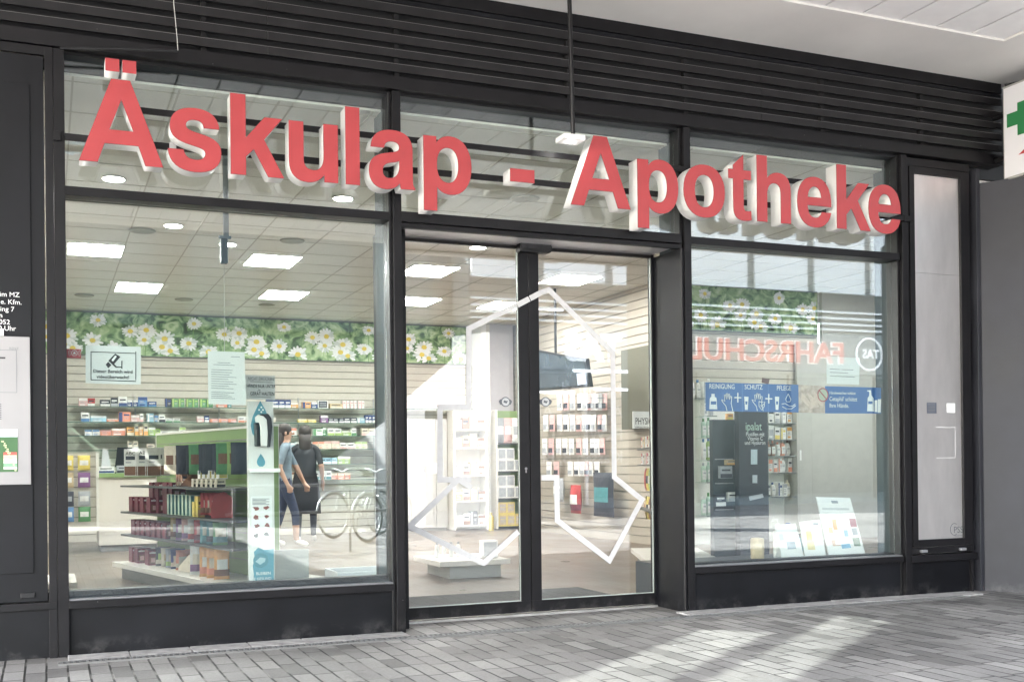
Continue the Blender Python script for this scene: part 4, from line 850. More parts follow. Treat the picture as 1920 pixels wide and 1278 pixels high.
# jars and small boxes on the top shelf
for i_ in range(6): pgput('small_tin', carton_mesh(.075, .07, .08, 'cream', 'dark', 1), 'small cream tin on the top shelf, lower row, %s from the left' % o_(i_), 'tin', 1.0-i_*.105, .18, .93, 'small tins on the top shelf')
for i_ in range(5): pgput('small_tin', carton_mesh(.075, .07, .08, 'white', 'yellow', 4), 'small white tin stacked on the tins of the top shelf, %s from the left' % o_(i_), 'tin', .9-i_*.105, .2, 1.002, 'small tins stacked on the top shelf')
for i_ in range(6): pgput('lip_care_box', carton_mesh(.05, .12, .06, 'brown', 'cream', 1), 'slim brown and cream box in the stepped tray, %s' % o_(i_), 'box', 1.48-(i_ % 3)*.06, .2+.07*(i_//3), .93+.07*(i_//3), 'lip care boxes')
t = thing('wooden_tray', 'stepped brown card tray holding the slim brown boxes', 'tray', pg(1.4, .25, .93)[0]); l, r = pg(1.24, .25, .931)
m = MB(); m.prism([(-.14, 0), (.14, 0), (.14, .26), (.1, .26)], -.003, .003, mat('brown_card', (.22, .11, .07), .6)); q = m.build('tray_side', t); q.location = l; q.rotation_euler = (0, 0, r+1.57)
# hanging heat plaster cards and black insoles
HK = 'packs hanging below the green strip'
for i_ in range(5):
    me = carton_mesh(.125, .27, .012, 'white', 'brown', 1)
    l, r = pg(2.72-.0*i_-(0 if i_ < 1 else .26+.14*(i_-1)), .16+.03*(i_ % 2), 1.02)
    put('heat_plaster_card', me, 'white heat plaster card with amber oval, %s of the hanging cards from the left' % ORD[i_], 'card pack', l, r+1.45+(-.35 if i_ == 0 else 0), HK)
    for j in range(5):
        l, r = pg(2.74-(0 if i_ < 1 else .26+.14*(i_-1))+.018*j, .20+.02*j, 1.025)
        if i_ in (0, 2, 4): put('heat_plaster_card', me, 'thin edge of a heat plaster card, number %s behind the %s card' % (ORD[j], ORD[i_]), 'card pack', l, r+1.25, HK)
cds = [o for o in COL.objects if o.name.startswith('heat_plaster_card') and 'of the hanging' in o['label']]
for o in cds[:4]: l = Vector(o.location); f_ = Vector((math.sin(o.rotation_euler.z), -math.cos(o.rotation_euler.z), 0))*.0085; text('card_title', 'ABC', .05, tuple(l+f_+Vector((0, 0, .21))), BLACKT, o, 'CENTER', rotz=o.rotation_euler.z)
for i_ in range(11):
    c1 = ('cream', 'cream', 'dark', 'dark', 'green', 'dark', 'dark', 'dark', 'green', 'lime', 'dark')[i_]
    l, r = pg(1.62-i_*.155, .18+(i_ % 2)*.03, 1.04)
    put('hanging_pouch', pouch_mesh(.135, .26, .035, c1, 'dark' if c1 == 'dark' else 'brown', c1), '%s hanging pouch under the green strip, %s from the left' % (c1, o_(i_)), 'pouch', l, r+1.3+random.uniform(-.35, .15), HK)
    m = MB(); v0, v1 = Vector(pg(1.62-i_*.155, .16, 1.315)[0]), Vector(pg(1.62-i_*.155, .44, 1.33)[0]); m.tube([v0, v1], .003, STEELD, 6)
    m.build('wire_hook', gt)
# bags on the third shelf and base
seq = [('sand', 'white', 'brown'), ('purple', 'white', 'dark'), ('pink', 'white', 'purple'), ('white', 'cream', 'red'), ('red', 'pink', 'burgundy'), ('teal', 'cream', 'teal'), ('teal', 'white', 'dark'), ('green', 'cream', 'teal')]
for i_, c in enumerate(seq): pgput('tea_pouch', pouch_mesh(.125, .215, .06, *c), '%s stand-up pouch with %s label on the third shelf, %s pouch' % (c[0], c[1], ORD[i_]), 'pouch', 1.52-i_*.145, .19, .445, 'pouches on the third shelf', .12)
for i_, c in enumerate((('dark', 'lime', 'cream'), ('cream', 'sand', 'cream'), ('grey', 'cream', 'lime'), ('navy', 'cream', 'cream'), ('coral', 'cream', 'cream'))): pgput('slanted_pouch', pouch_mesh(.14, .18, .05, *c), '%s pouch leaning in the cream tray on the base board, %s' % (c[0], ORD[i_]), 'pouch', 1.98-i_*.13, .22, .172, 'pouches in the cream tray', .25)
l, r = pg(1.26, .17, .171); t = thing('cream_tray', 'sloping cream card tray with fine print on the base board', 'tray', l); m = MB(); m.prism([(-.17, 0), (.17, 0), (.17, .13), (.1, .16), (-.17, .03)], -.004, .004, C_('cream')); q = m.build('tray_front', t); q.location = l; q.rotation_euler = (0, 0, r)
for i_, c in enumerate((('white', 'cream', 'purple'), ('orange', 'white', 'coral'), ('orange', 'cream', 'coral'), ('orange', 'white', 'brown'))): pgput('soft_pouch', pouch_mesh(.13, .27 if i_ == 0 else .25, .06, *c), ('white pouch with purple foot', 'orange pouch, left one', 'orange pouch, middle one', 'orange pouch, right one')[i_]+' at the near end of the base board', 'pouch', .92-i_*.16 - (.06 if i_ else 0), .15, .171, 'orange pouches on the base board', .1)
# small board corner at the far left
t = thing('low_board', 'corner of a low white display board at the left window edge', 'display board', (.2, 4.0, 0)); c = at(144, 1090, 2, .13); m = MB(); m.box(c.x-.9, c.x, c.y, c.y+.9, .08, .125, BOARD); m.box(c.x-.85, c.x-.06, c.y+.06, c.y+.85, .005, .08, MATS['plinth_grey']); m.build('board', t)

# low display table seen through the left door leaf
lt = thing('display_table', 'low white display board on a grey plinth behind the left door leaf', 'display board', (3.9, 3.2, 0))
m = MB(); m.box(3.42, 4.15, 2.95, 3.75, .13, .18, BOARD); m.build('board', lt, bevel=.003); m = MB(); m.box(3.55, 4.08, 3.03, 3.7, .005, .129, mat('plinth_pale', (.45, .46, .44), .5)); m.build('plinth', lt)
for i_ in range(4): bottle('white tube standing on the low display board, %s from the left' % ORD[i_], (3.55+i_*.075, 3.4, .181), .16, .022, 'white', 'grey', 'white tubes on the low board')
put('white_box', carton_mesh(.16, .17, .1, 'white', 'grey', 4), 'white box at the right end of the low display board', 'box', (4.02, 3.2, .181), 0)
# low white box right behind the left window
t = thing('white_crate', 'low white open crate at the lower right corner of the left window', 'crate', tuple(at(690, 1088, 1, .9)))
a, b = at(633, 1088, 1, .9), at(733, 1068, 1, .9); m = MB(); WT = mat('crate_white', (.75, .77, .78), .5)
for q in ((a.x, b.x+.05, .9, .92), (a.x, b.x+.05, 1.28, 1.3)): m.box(q[0], q[1], q[2], q[3], a.z-.12, b.z, WT)
m.box(a.x, a.x+.02, .92, 1.28, a.z-.12, b.z, WT); m.box(a.x+.02, b.x+.05, .92, 1.28, a.z-.1, a.z-.02, WT); m.build('crate_body', t, bevel=.004)
# door mats
t = thing('door_mat', 'dark ribbed entrance mat just inside the sliding doors', 'mat', (3.3, 1.2, 0)); m = MB(); MT = mat('mat_dark', (.05, .048, .045), .9, var=.3, vscale=30)
m.box(2.3, 4.30, .50, 1.75, .004, .012, MT)
y = .52
while y < 1.74: m.box(2.31, 4.29, y, y+.02, .0125, .016, mat('mat_rib', (.12, .12, .11), .7)); y += .045
m.build('mat_body', t)

# ---------------------------------------------------------------- entrance right: header unit, screen, back unit
g2, pg2 = gondola('gondola_shelf', 'green shelf unit with hanging packets at the right edge of the door', (4.97, 1.60), (.40, .917), 2.2, GREEN, 1.50, (1.25, 1.08, .62), depth=.36, board0=.45)
HD = thing('header_board', 'white header board lettered PHYSIO above the shelf by the door', 'sign', pg2(1.2, .1, 1.5)[0])
yh = 3.62; m = MB(); m.box(ax(1187.5, 790, yh), ax(1300, 790, yh), yh, yh+.02, az(1205, 803, yh), az(1205, 771, yh), WHITEP); hb_ = m.build('board', HD); r2 = 0
q = at(1191, 795, 1, yh-.002); text('lettering', 'PHYSIO', .105, tuple(q), BLACKT, hb_, sx=.62); text('lettering', 'HYPOALLERGEN', .03, (q.x, q.y, q.z-.045), BLACKT, hb_, sx=.8)
k = 0
for z, n_, kinds in ((1.25, 9, ('cream', 'sand', 'white')), (1.08, 10, ('white', 'cream', 'pink')), (.80, 9, ('red', 'yellow', 'lime')), (.50, 9, ('sand', 'yellow', 'brown')), (.62, 0, ())):
    for i_ in range(n_):
        c1 = kinds[i_ % len(kinds)]; l, r = pg2(2.05-i_*.19, .16, z+.002 if z > 1 else z)
        if z > 1: put('carton', carton_mesh(.11, .12, .09, c1, 'red' if i_ % 3 == 0 else 'grey', i_ % 3), '%s carton on the %s shelf by the door, %s from the left' % (c1, ('upper', 'second')[z < 1.2], o_(i_)), 'carton', l, r, 'cartons on the unit by the door')
        else: put('hanging_packet', pouch_mesh(.16, .24, .05, c1, ('red', 'dark', 'white')[i_ % 3], c1), '%s packet hanging in the %s row by the door, %s from the left' % (c1, ('upper', 'lower')[z < .6], o_(i_)), 'packet', l, r+random.uniform(-.3, .1), 'packets on the unit by the door')
t = thing('dark_opening', 'dark olive block in place of an opening in the side wall above the header board', 'cupboard', (7.3, 6.0, 1.7)); m = MB(); m.box(7.2, 7.39, 5.5, 6.28, 1.55, 2.62, mat('olive_dark', (.10, .10, .07), .6)); m.build('body', t)  # dark block added where the wall has a dark opening
tv = thing('wall_screen', 'flat black screen hanging tilted on the slatted side wall', 'television', (6.5, 6.2, 2.3)); XT = 6.35
def sx(px, py, X): v = at(px, py, 0, X); return (v.y, v.z)
cs = [sx(1000, 655, XT), sx(1098, 672, XT), sx(1106, 725, XT), sx(1000, 733, XT)]
m = MB(); vs = [(XT, y, z) for y, z in cs]+[(XT+.05, y, z) for y, z in cs]; m.add(vs, [(3, 2, 1, 0), (4, 5, 6, 7), (0, 1, 5, 4), (1, 2, 6, 5), (2, 3, 7, 6), (3, 0, 4, 7)], BLACK); sc_ = m.build('housing', tv)
cs2 = [sx(1002, 659, XT-.004), sx(1095, 675, XT-.004), sx(1102, 721, XT-.004), sx(1002, 728, XT-.004)]
m = MB(); m.add([(XT-.004, y, z) for y, z in cs2], [(3, 2, 1, 0)], mat('screen_picture', (.03, .04, .05), .15, var=.6, vscale=4, emit=(.10, .14, .18), estr=.05)); c3 = [sx(1081, 700, XT-.006), sx(1097, 698, XT-.006), sx(1099, 719, XT-.006), sx(1083, 722, XT-.006)]
m.add([(XT-.006, y, z) for y, z in c3], [(3, 2, 1, 0)], mat('screen_note', (.3, .33, .4), .4, emit=(.5, .55, .65), estr=.1)); m.build('screen', sc_)
m = MB(); m.box(XT+.02, XT+.04, 6.6, 6.64, 2.5, CEIL, BLACK); m.build('hanger', tv)
# medical goods hanging on the side wall
HG = 'white blister packs on the slatted side wall'
n_ = 0
for (py0, py1, pxs) in ((738, 768, (1050, 1062, 1074, 1088, 1097, 1106, 1113, 1122, 1128, 1134)), (778, 808, (1024, 1036, 1050, 1062, 1074, 1086, 1096, 1104, 1113, 1126, 1133)), (822, 852, (1022, 1034, 1048, 1060, 1072, 1086, 1098, 1112, 1120, 1130)), (865, 892, (1030, 1044, 1070, 1082, 1092, 1101, 1108, 1120))):
    rown = ('top', 'second', 'third', 'lowest')[(738, 778, 822, 865).index(py0)]
    for i_, px in enumerate(pxs):
        a, b = sx(px-5, py0, 7.30), sx(px+5, py1, 7.30); yy0, yy1 = sx(px-5, (py0+py1)/2, 7.30)[0], sx(px+4, (py0+py1)/2, 7.30)[0]
        me = MB(); hh = a[1]-b[1]; ww = max(.09, min(.2, yy0-yy1)); me.box(-ww/2, ww/2, -.004, .004, 0, hh, C_('white' if i_ % 4 != 1 else 'pink')); me.box(-ww*.3, ww*.3, -.022, -.0045, hh*.12, hh*.42, C_('dark' if i_ % 2 else 'grey', .3)); me.box(-ww*.35, ww*.35, -.0056, -.0045, hh*.7, hh*.76, C_('grey'))
        put('blister_pack', me.mesh('blister_pack'), 'white blister pack on the slatted side wall, %s row, %s from the left' % (rown, o_(i_)), 'blister pack', (7.30, (yy0+yy1)/2, b[1]), R(-90), HG)
ms = thing('pack_shelf', 'pale shelf unit of warm coloured packs between cupboard and pillar', 'shelf unit', (6.4, 10.3, 0))
m = MB(); m.box(6.16, 6.75, 10.40, 10.44, .02, 1.98, BOARD); m.box(6.155, 6.18, 10.1, 10.4, .02, 1.98, BOARD); m.box(6.72, 6.75, 10.1, 10.4, .02, 1.98, BOARD); m.build('frame', ms)
for z in (1.68, 1.38, .92, .50, .10):
    m = MB(); m.box(6.18, 6.72, 10.1, 10.395, z-.02, z, MATS['shelf_edge_grey'] if 'shelf_edge_grey' in MATS else BOARD); m.build('shelf', ms)
for nm, z, cols in (('top', 1.68, ('sky', 'brown', 'cream', 'white')), ('second', 1.38, ('grey', 'sand', 'sand', 'cream')), ('third', .92, ('pink', 'cream', 'sand', 'white')), ('fourth', .50, ('yellow', 'cream', 'sand', 'grey')), ('lowest', .10, ('white', 'white', 'dark', 'white'))):
    for i_, c in enumerate(cols): put('carton', carton_mesh(.12, .16+.03*(i_ % 3), .12, c, 'brown' if i_ % 2 else 'grey', i_ % 3), '%s carton in the pale shelf beside the pillar, %s shelf, %s' % (c, nm, o_(i_)), 'carton', (6.25+i_*.133, 10.2, z+.001), random.uniform(-.05, .05), 'packs in the pale shelf beside the pillar')
bottle('yellow spray bottle on the floor beside the pale shelf', (6.72, 9.9, .005), .32, .045, 'yellow', 'yellow')
for lb, py, px, h_, w_, c in (('large dark teal bag hanging low on the side wall', 968, 1132, .62, .62, ('dark', 'teal', 'dark')), ('dark red bag hanging beside the teal bag', 962, 1080, .42, .34, ('red', 'white', 'burgundy')), ('grey bag hanging at the left of the red bag', 940, 1048, .36, .34, ('grey', 'white', 'grey'))):
    yy_, zz_ = sx(px, py, 7.22); put('carrier_bag', pouch_mesh(w_, h_, .14, *c), lb, 'bag', (7.22, yy_, zz_), R(-90), 'bags hanging low on the side wall')
# unit in front of the grey pillar
eu = thing('end_shelf', 'narrow shelf unit with grey and yellow boxes in the entrance view', 'shelf unit', (7.15, 10.2, 0))
m = MB(); m.box(6.90, 7.40, 10.36, 10.40, .02, 2.0, GREEN); m.box(6.88, 6.91, 10.05, 10.36, .02, 2.0, BOARD); m.build('frame', eu)
for z in (1.45, .98, .53, .06):
    m = MB(); m.box(6.92, 7.42, 10.05, 10.355, z-.02, z, MATS['shelf_dark']); m.build('shelf', eu)
for (z, c1, c2, nm, hh) in ((.98, 'white', 'grey', 'third', .19), (.53, 'white', 'grey', 'second', .19), (.06, 'yellow', 'sand', 'lowest', .2)):
    for lvl in (0, 1):
        for i_ in range(3 if lvl == 0 else 2):
            put('stacked_box', carton_mesh(.145, hh, .15, c1, c2, 4), '%s box in the narrow entrance shelf, %s shelf, %s layer, %s' % (('pale grey', 'yellow')[c1 == 'yellow'], nm, ('lower', 'upper')[lvl], ('left', 'middle', 'right')[i_]), 'box', (7.0+i_*.15, 10.16, z+.002+lvl*(hh+.002)), 0, 'boxes in the narrow entrance shelf')
for i_, c in enumerate((('grey', 'white', 'grey'), ('pink', 'white', 'pink'), ('white', 'grey', 'white'))): put('carrier_pouch', pouch_mesh(.18, .42, .07, *c), '%s tall bag on the top of the narrow entrance shelf' % c[0], 'bag', (6.99+i_*.15, 10.15, 1.452), 0, 'tall bags on the narrow shelf')

# ---------------------------------------------------------------- sanitiser stand in the left window
ys = .50
ss = thing('sanitiser_stand', 'slim white hand sanitiser stand with a teal drop behind the left window', 'sanitiser stand', (1.32, ys, 0))
xa, xb = ax(466, 900, ys), ax(514, 900, ys)
m = MB(); m.box(xa, xb, ys, ys+.06, .0, az(490, 752, ys), mat('stand_white', (.68, .69, .67), .4)); m.box(xa-.1, xb+.1, ys-.06, ys+.25, 0, .02, STEELD); m.build('column', ss, bevel=.002)
def F(px, py, y=ys-.004): v = at(px, py, 1, y); return (v.x, v.z)
m = MB(); drop = [(488, 751), (497, 767), (505, 785), (508, 800), (505, 815), (497, 824), (482, 824), (473, 812), (470, 797), (474, 780), (482, 763)]
m.prism([F(*q) for q in drop], ys-.004, ys-.001, TEAL)
for q in ((490, 763), (486, 768), (493, 768), (490, 772)): m.disc(F(*q, ys-.006), .006, ys-.006, WHITEP, 8, .0015)
m.prism([F(489+(q[0]-488)*.42, 850+(q[1]-751)*.33) for q in drop], ys-.004, ys-.001, TEAL); m.build('drop_print', ss)
m = MB()
m.prism([F(486, 776, .40), (F(503, 775, .40)), F(509, 783, .40), F(511, 800, .40), F(507, 838, .40), F(504, 837, .40), F(503, 812, .40), F(500, 790, .40), F(497, 786, .40), F(490, 784, .40)], .40, .48, BLACK)
m.prism([F(479, 792, .40), F(486, 792, .40), F(489, 836, .40), F(481, 836, .40)], .40, .48, BLACK); dp = m.build('dispenser', ss, bevel=.004)
m = MB(); m.prism([F(478, 782, .39), F(484, 777, .39), F(494, 780, .39), F(500, 786, .39), F(502, 810, .39), F(501, 836, .39), F(489, 836, .39), F(488, 800, .39), F(486, 792, .39), F(479, 791, .39)], .385, .399, mat('dispenser_white', (.72, .72, .70), .3)); m.build('dispenser_cover', dp, bevel=.003)
m = MB(); a = F(469, 878, .38); b = F(526, 885, .38); m.box(a[0], b[0], .38, .50, b[1], a[1], WHITE); m.build('drip_tray', ss, bevel=.004)
m = MB()
a = F(471, 930); b = F(511, 1024); m.prism([a, (b[0], a[1]), b, (a[0], b[1])], ys-.003, ys-.001, WHITEP)
for r_ in range(5): m.prism([F(473, 934+r_*2.6, ys-.005), F(505-(r_ % 2)*6, 934+r_*2.6, ys-.005), F(505-(r_ % 2)*6, 935.2+r_*2.6, ys-.005), F(473, 935.2+r_*2.6, ys-.005)], ys-.005, ys-.0035, GREYT)
rr = random.Random(5)
for (x, y) in ((480, 952), (500, 951), (480, 969), (500, 968), (481, 985), (501, 984), (480, 1003), (500, 1001)):
    pts = [F(x+math.cos(q*.9)*rr.uniform(3, 8), y+math.sin(q*.9)*rr.uniform(2, 5), ys-.005) for q in range(7)]; m.prism(pts, ys-.005, ys-.0035, flat((.25, .09, .08)) if y < 990 else GREYT)
m.build('instruction_poster', ss)
m = MB(); m.prism([F(475, 1094), F(476, 1075), F(474, 1060), F(478, 1045), F(476, 1034), F(484, 1026), F(496, 1030), F(513.5, 1028), F(513.5, 1094)], ys-.004, ys-.001, TEAL)
m.disc(F(489, 1050, ys-.006), .050, ys-.006, mat('teal_dark_print', (.07, .23, .29), .5), 24, .0018)
m.prism([F(479, 1052, ys-.008), F(488, 1044, ys-.008), F(498, 1046, ys-.008), F(497, 1052, ys-.008), F(488, 1058, ys-.008)], ys-.008, ys-.0065, mat('teal_pale', (.35, .5, .55), .5)); m.build('teal_print', ss)
a = F(508, 1076, ys-.006); text('lettering', 'BLEIBEN', .027, (a[0], ys-.006, a[1]), WHITEP, ss, 'RIGHT'); a = F(509, 1086, ys-.006); text('lettering', 'SIE GESUND', .027, (a[0], ys-.006, a[1]), WHITEP, ss, 'RIGHT', sx=.92)
gp = thing('grey_plinth', 'plain pale grey panel standing right of the sanitiser stand', 'panel', (1.6, .8, 0)); m = MB(); m.box(ax(516, 1060, .8), ax(579, 1060, .8), .8, .83, 0, az(540, 1030, .8), mat('pale_grey_panel', (.42, .43, .41), .6)); m.build('panel', gp)

# notices taped behind the glass
yn = YG+.013
def sheet(name, label, cat, q, mt=WHITEP, y=yn):
    t = thing(name, label, cat, tuple(at(q[0][0], q[0][1], 1, y))); m = MB(); m.prism([tuple(at(*p_, 1, y)[i] for i in (0, 2)) for p_ in q], y, y+.0008, mt); return t, m.build('sheet', t)
def G(px, py, y): v = at(px, py, 1, y); return (v.x, v.z)
def lines(m, q, y, rows, mt, hgt=1.2, rnd=None):
    for (x0, x1, yy) in rows: m.prism([G(x0, yy, y), G(x1, yy+(x1-x0)*.045, y), G(x1, yy+(x1-x0)*.045+hgt, y), G(x0, yy+hgt, y)], y, y+.0006, mt)
YF = YG+.010+.001
YS = YF; 
# printed faces must look outwards through the glass: print sits just in front of its sheet
ysn = YG+.016; yp_ = YG+.0125
t, s_ = sheet('camera_notice', 'white video surveillance notice taped inside the left window', 'notice', [(160.5, 647), (264, 650), (264, 720.5), (160.5, 718)], mat('notice_white', (.62, .65, .65), .6), ysn)
m = MB(); fr_ = [((171, 658.5), (255, 661.5), 1.4), ((171, 711), (255, 714), 1.4)]
for a_, b_, h_ in fr_: m.prism([G(*a_, yp_), G(*b_, yp_), G(b_[0], b_[1]+h_, yp_), G(a_[0], a_[1]+h_, yp_)], yp_, yp_+.0006, BLACKT)
for x_ in (170, 254): m.prism([G(x_, 658.5, yp_), G(x_+1.3, 658.5, yp_), G(x_+1.3, 713, yp_), G(x_, 712, yp_)], yp_, yp_+.0006, BLACKT)
m.build('frame_print', s_)
m = MB(); m.prism([G(203, 676, yp_), G(216, 662.5, yp_), G(226, 668.5, yp_), G(212, 684.5, yp_)], yp_, yp_+.0006, BLACKT); m.prism([G(209, 675, yp_-.001), G(216, 666, yp_-.001), G(219, 668, yp_-.001), G(212, 677.5, yp_-.001)], yp_-.001, yp_-.0004, WHITEP); m.prism([G(198, 683, yp_), G(203, 678, yp_), G(209, 684, yp_), G(203, 690, yp_)], yp_, yp_+.0006, BLACKT)
m.prism([G(214, 682, yp_), G(219, 687, yp_), G(228, 687, yp_), G(228, 689, yp_), G(217, 689, yp_), G(212, 684.5, yp_)], yp_, yp_+.0006, BLACKT); m.prism([G(227.5, 676, yp_), G(229.5, 676, yp_), G(229.5, 691, yp_), G(227.5, 691, yp_)], yp_, yp_+.0006, BLACKT)
m.build('camera_print', s_)
a = G(212, 699, yp_); text('lettering', 'Dieser Bereich wird', .029, (a[0], yp_, a[1]), BLACKT, s_, 'CENTER', .0004, .0006, sx=.95); a = G(212, 709.5, yp_-.001); text('lettering', 'videoüberwacht!', .029, (a[0], yp_-.001, a[1]), BLACKT, s_, 'CENTER', .0004, .0006, sx=.95)
t, s_ = sheet('alarm_sticker', 'small red alarm sticker with white bell in the left window corner', 'sticker', [(125, 653.5), (152, 654.5), (152, 671.5), (125, 670.5)], mat('sticker_red', (.52, .08, .09), .5), ysn)
m = MB(); c = G(139.5, 661.5, yp_); m.disc(c, .0175, yp_, WHITEP, 18, .0005); m.disc(c, .0145, yp_-.001, MATS['sticker_red'], 18, .0005); m.prism([(c[0]-.008, c[1]-.006), (c[0]+.008, c[1]-.006), (c[0]+.005, c[1]+.003), (c[0], c[1]+.009), (c[0]-.005, c[1]+.003)], yp_-.002, yp_-.0015, WHITEP)
for k_ in (-1, 1):
    for r_ in (.025, .033): m.tube([(c[0]+k_*r_*math.cos(q), yp_, c[1]+r_*math.sin(q)) for q in (-.6, -.3, 0, .3, .6)], .0011, WHITEP, 4)
m.build('bell_print', s_)
t, s_ = sheet('info_letter', 'tall white printed letter taped in the left window above the stand', 'notice', [(389.5, 657.5), (458.5, 660), (461.5, 759), (391, 757)], mat('letter_paper', (.60, .63, .62), .6), ysn)
m = MB(); rr = random.Random(9); rows_ = [(433, 450, 668)]+[(408, 432, 679), (400, 440, 682.5)]+[(396, 400+rr.uniform(28, 46), 692+k_*4.3) for k_ in range(9)]+[(396, 400+rr.uniform(28, 46), 734+k_*3.6) for k_ in range(4)]
lines(m, None, yp_, rows_, GREYT, .9); m.build('text_print', s_)
t, s_ = sheet('handwritten_note', 'grey handwritten note hanging above the sanitiser dispenser', 'notice', [(460, 702), (515.5, 704), (516, 750), (461, 748)], mat('note_grey', (.43, .44, .43), .6), .45)
for s2, px, py, sz in (('NICHT DRÜCKEN!', 490, 713, .032), ('HÄNDE NUR UNTER', 489.5, 726.5, .031), ('DAS', 486, 732.5, .014), ('GERÄT HALTEN', 492, 741, .034)):
    a = G(px, py, .446); text('handwriting', s2, sz, (a[0], .446, a[1]), BLACKT if 'NICHT' not in s2 else GREYT, s_, 'CENTER', sx=.66, rotz=0)
m = MB(); lines(m, None, .447, [(469, 512, 714.5), (468, 508, 742.5)], GREYT, .9); m.build('underline', s_)

# ================================================================== right window display
wb = thing('window_board', 'dark low window board inside the right window', 'window board', (5.4, .5, 0)); m = MB(); m.box(4.42, 6.38, .21, .95, .0, .30, mat('board_dark', (.07, .08, .09), .35)); m.build('board', wb)
bn = thing('hand_care_banner', 'long blue hand care banner with white icons across the right window', 'banner', tuple(at(1490, 745, 1, .2))); yb = .20
def PB(m, pts, y, mt): m.prism([G(*p_, y) for p_ in pts], y, y+.0008, mt)
m = MB(); PB(m, [(1322.5, 716), (1497, 721), (1497.5, 773), (1323.5, 770)], yb, BLUE); PB(m, [(1547, 723.5), (1652, 726.5), (1652, 775), (1547, 774.5)], yb, BLUE)
PB(m, [(1497, 721), (1547, 723.5), (1547, 774.5), (1497.5, 773)], yb, mat('skin_photo', (.50, .42, .37), .6, var=.35, vscale=22)); bs_ = m.build('banner_sheet', bn)
m = MB(); LB = mat('blue_print_light', (.10, .20, .46), .5); PB(m, [(1391, 718.5), (1392.5, 718.5), (1393, 771.5), (1391.5, 771.5)], yb-.002, LB); PB(m, [(1440, 720), (1441, 720), (1441.5, 772.5), (1440.5, 772.5)], yb-.002, LB)
WP = mat('white_print', (.74, .77, .80), .5)
for cx_, cy_ in ((1383.5, 745), (1441.5, 747)):
    PB(m, [(cx_-6.5, cy_-1.2), (cx_+6.5, cy_-.8), (cx_+6.5, cy_+1.4), (cx_-6.5, cy_+1)], yb-.003, WP); PB(m, [(cx_-1.1, cy_-9), (cx_+1.1, cy_-9), (cx_+1.1, cy_+9), (cx_-1.1, cy_+9)], yb-.0045, WP)
PB(m, [(1331, 746), (1334, 743), (1334, 738), (1340, 738), (1340, 743), (1343.5, 746), (1345, 767), (1330, 766.5)], yb-.003, WP); PB(m, [(1333, 752), (1343, 752), (1343, 758), (1333, 758)], yb-.0045, BLUE)
for x_ in (1399.5, 1457): PB(m, [(x_-4, 743), (x_+4, 743.5), (x_+2.5, 768), (x_-2.5, 768)], yb-.003, WP); PB(m, [(x_-2, 752), (x_+2, 752), (x_+1.5, 758), (x_-1.5, 758)], yb-.0045, BLUE)
def line(pts, w_=1.1):
    v = [Vector((G(*p_, yb-.003)[0], yb-.003, G(*p_, yb-.003)[1])) for p_ in pts]; m.tube(v, .0028*w_, WP, 5)
for ox in (1355, 1412):        # raised hands
    line([(ox+8, 770), (ox+6, 761), (ox-1, 752), (ox-2, 749), (ox+4, 752), (ox+3, 740), (ox+5, 739), (ox+7, 748), (ox+7, 737), (ox+9, 737), (ox+10, 748), (ox+11, 738), (ox+13, 738), (ox+13, 749), (ox+15, 742), (ox+17, 743), (ox+16, 756), (ox+19, 770)])
line([(1423, 752), (1429, 754), (1434, 753), (1433, 762), (1428, 768), (1423, 761), (1423, 752)]); line([(1426, 759), (1428, 762), (1432, 757)])
line([(1478, 738), (1473, 748), (1475, 753), (1481, 753), (1483, 749), (1478, 738)]); line([(1466, 757), (1472, 756), (1480, 761), (1486, 761), (1491, 757)]); line([(1467, 762), (1474, 766), (1484, 766), (1492, 760)])
for pts in ([(1503, 735), (1512, 745), (1522, 757), (1526, 764), (1520, 766), (1510, 757), (1502, 748)], [(1512, 733), (1522, 742), (1533, 754), (1536, 762), (1530, 764), (1520, 753)], [(1523, 732), (1533, 739), (1543, 751), (1544, 760), (1538, 760), (1528, 748)]):
    PB(m, pts, yb-.003-.001*(pts[0][0] > 1505)-.001*(pts[0][0] > 1515), mat('skin_print', (.62, .50, .44), .6, var=.15, vscale=40))
cr = G(1543, 740, yb-.006); m.tube([(cr[0]+.05*math.cos(R(k_*20)), yb-.006, cr[1]+.052*math.sin(R(k_*20))) for k_ in range(18)], .004, mat('ban_red', (.35, .05, .08), .5), 6, closed=True); m.tube([(cr[0]-.036, yb-.006, cr[1]+.036), (cr[0]+.036, yb-.006, cr[1]-.036)], .004, MATS['ban_red'], 6)
m.disc(cr, .046, yb-.0052, mat('germ_green', (.40, .45, .36), .6), 18, .0006)
PB(m, [(1627, 746), (1630, 741), (1630, 734), (1626, 733), (1626, 731.5), (1633, 731), (1634, 741), (1638, 746), (1638.5, 771), (1626, 770.5)], yb-.003, WP); PB(m, [(1640, 750), (1645, 750), (1645, 772), (1640, 772)], yb-.004, WP); PB(m, [(1646, 748), (1652, 748), (1651, 773), (1646, 773)], yb-.005, WP); PB(m, [(1628, 752), (1636, 752), (1636, 757), (1628, 757)], yb-.0045, BLUE)
m.build('icon_print', bs_)
for s2, px, py, sz in (('REINIGUNG', 1354, 728.5, .053), ('SCHUTZ', 1413, 729.5, .053), ('PFLEGE', 1470, 731.5, .053)):
    a = G(px, py, yb-.003); text('lettering', s2, sz, (a[0], yb-.003, a[1]), WP, bs_, 'CENTER', sx=.82)
for s2, py, sz in (('Händewaschen schützt', 738.5, .033), ("Cetaphil' schützt", 751, .048), ('Ihre Hände.', 763.5, .048)):
    a = G(1555, py, yb-.003); text('lettering', s2, sz, (a[0], yb-.003, a[1]), WP, bs_, 'LEFT', sx=.86)
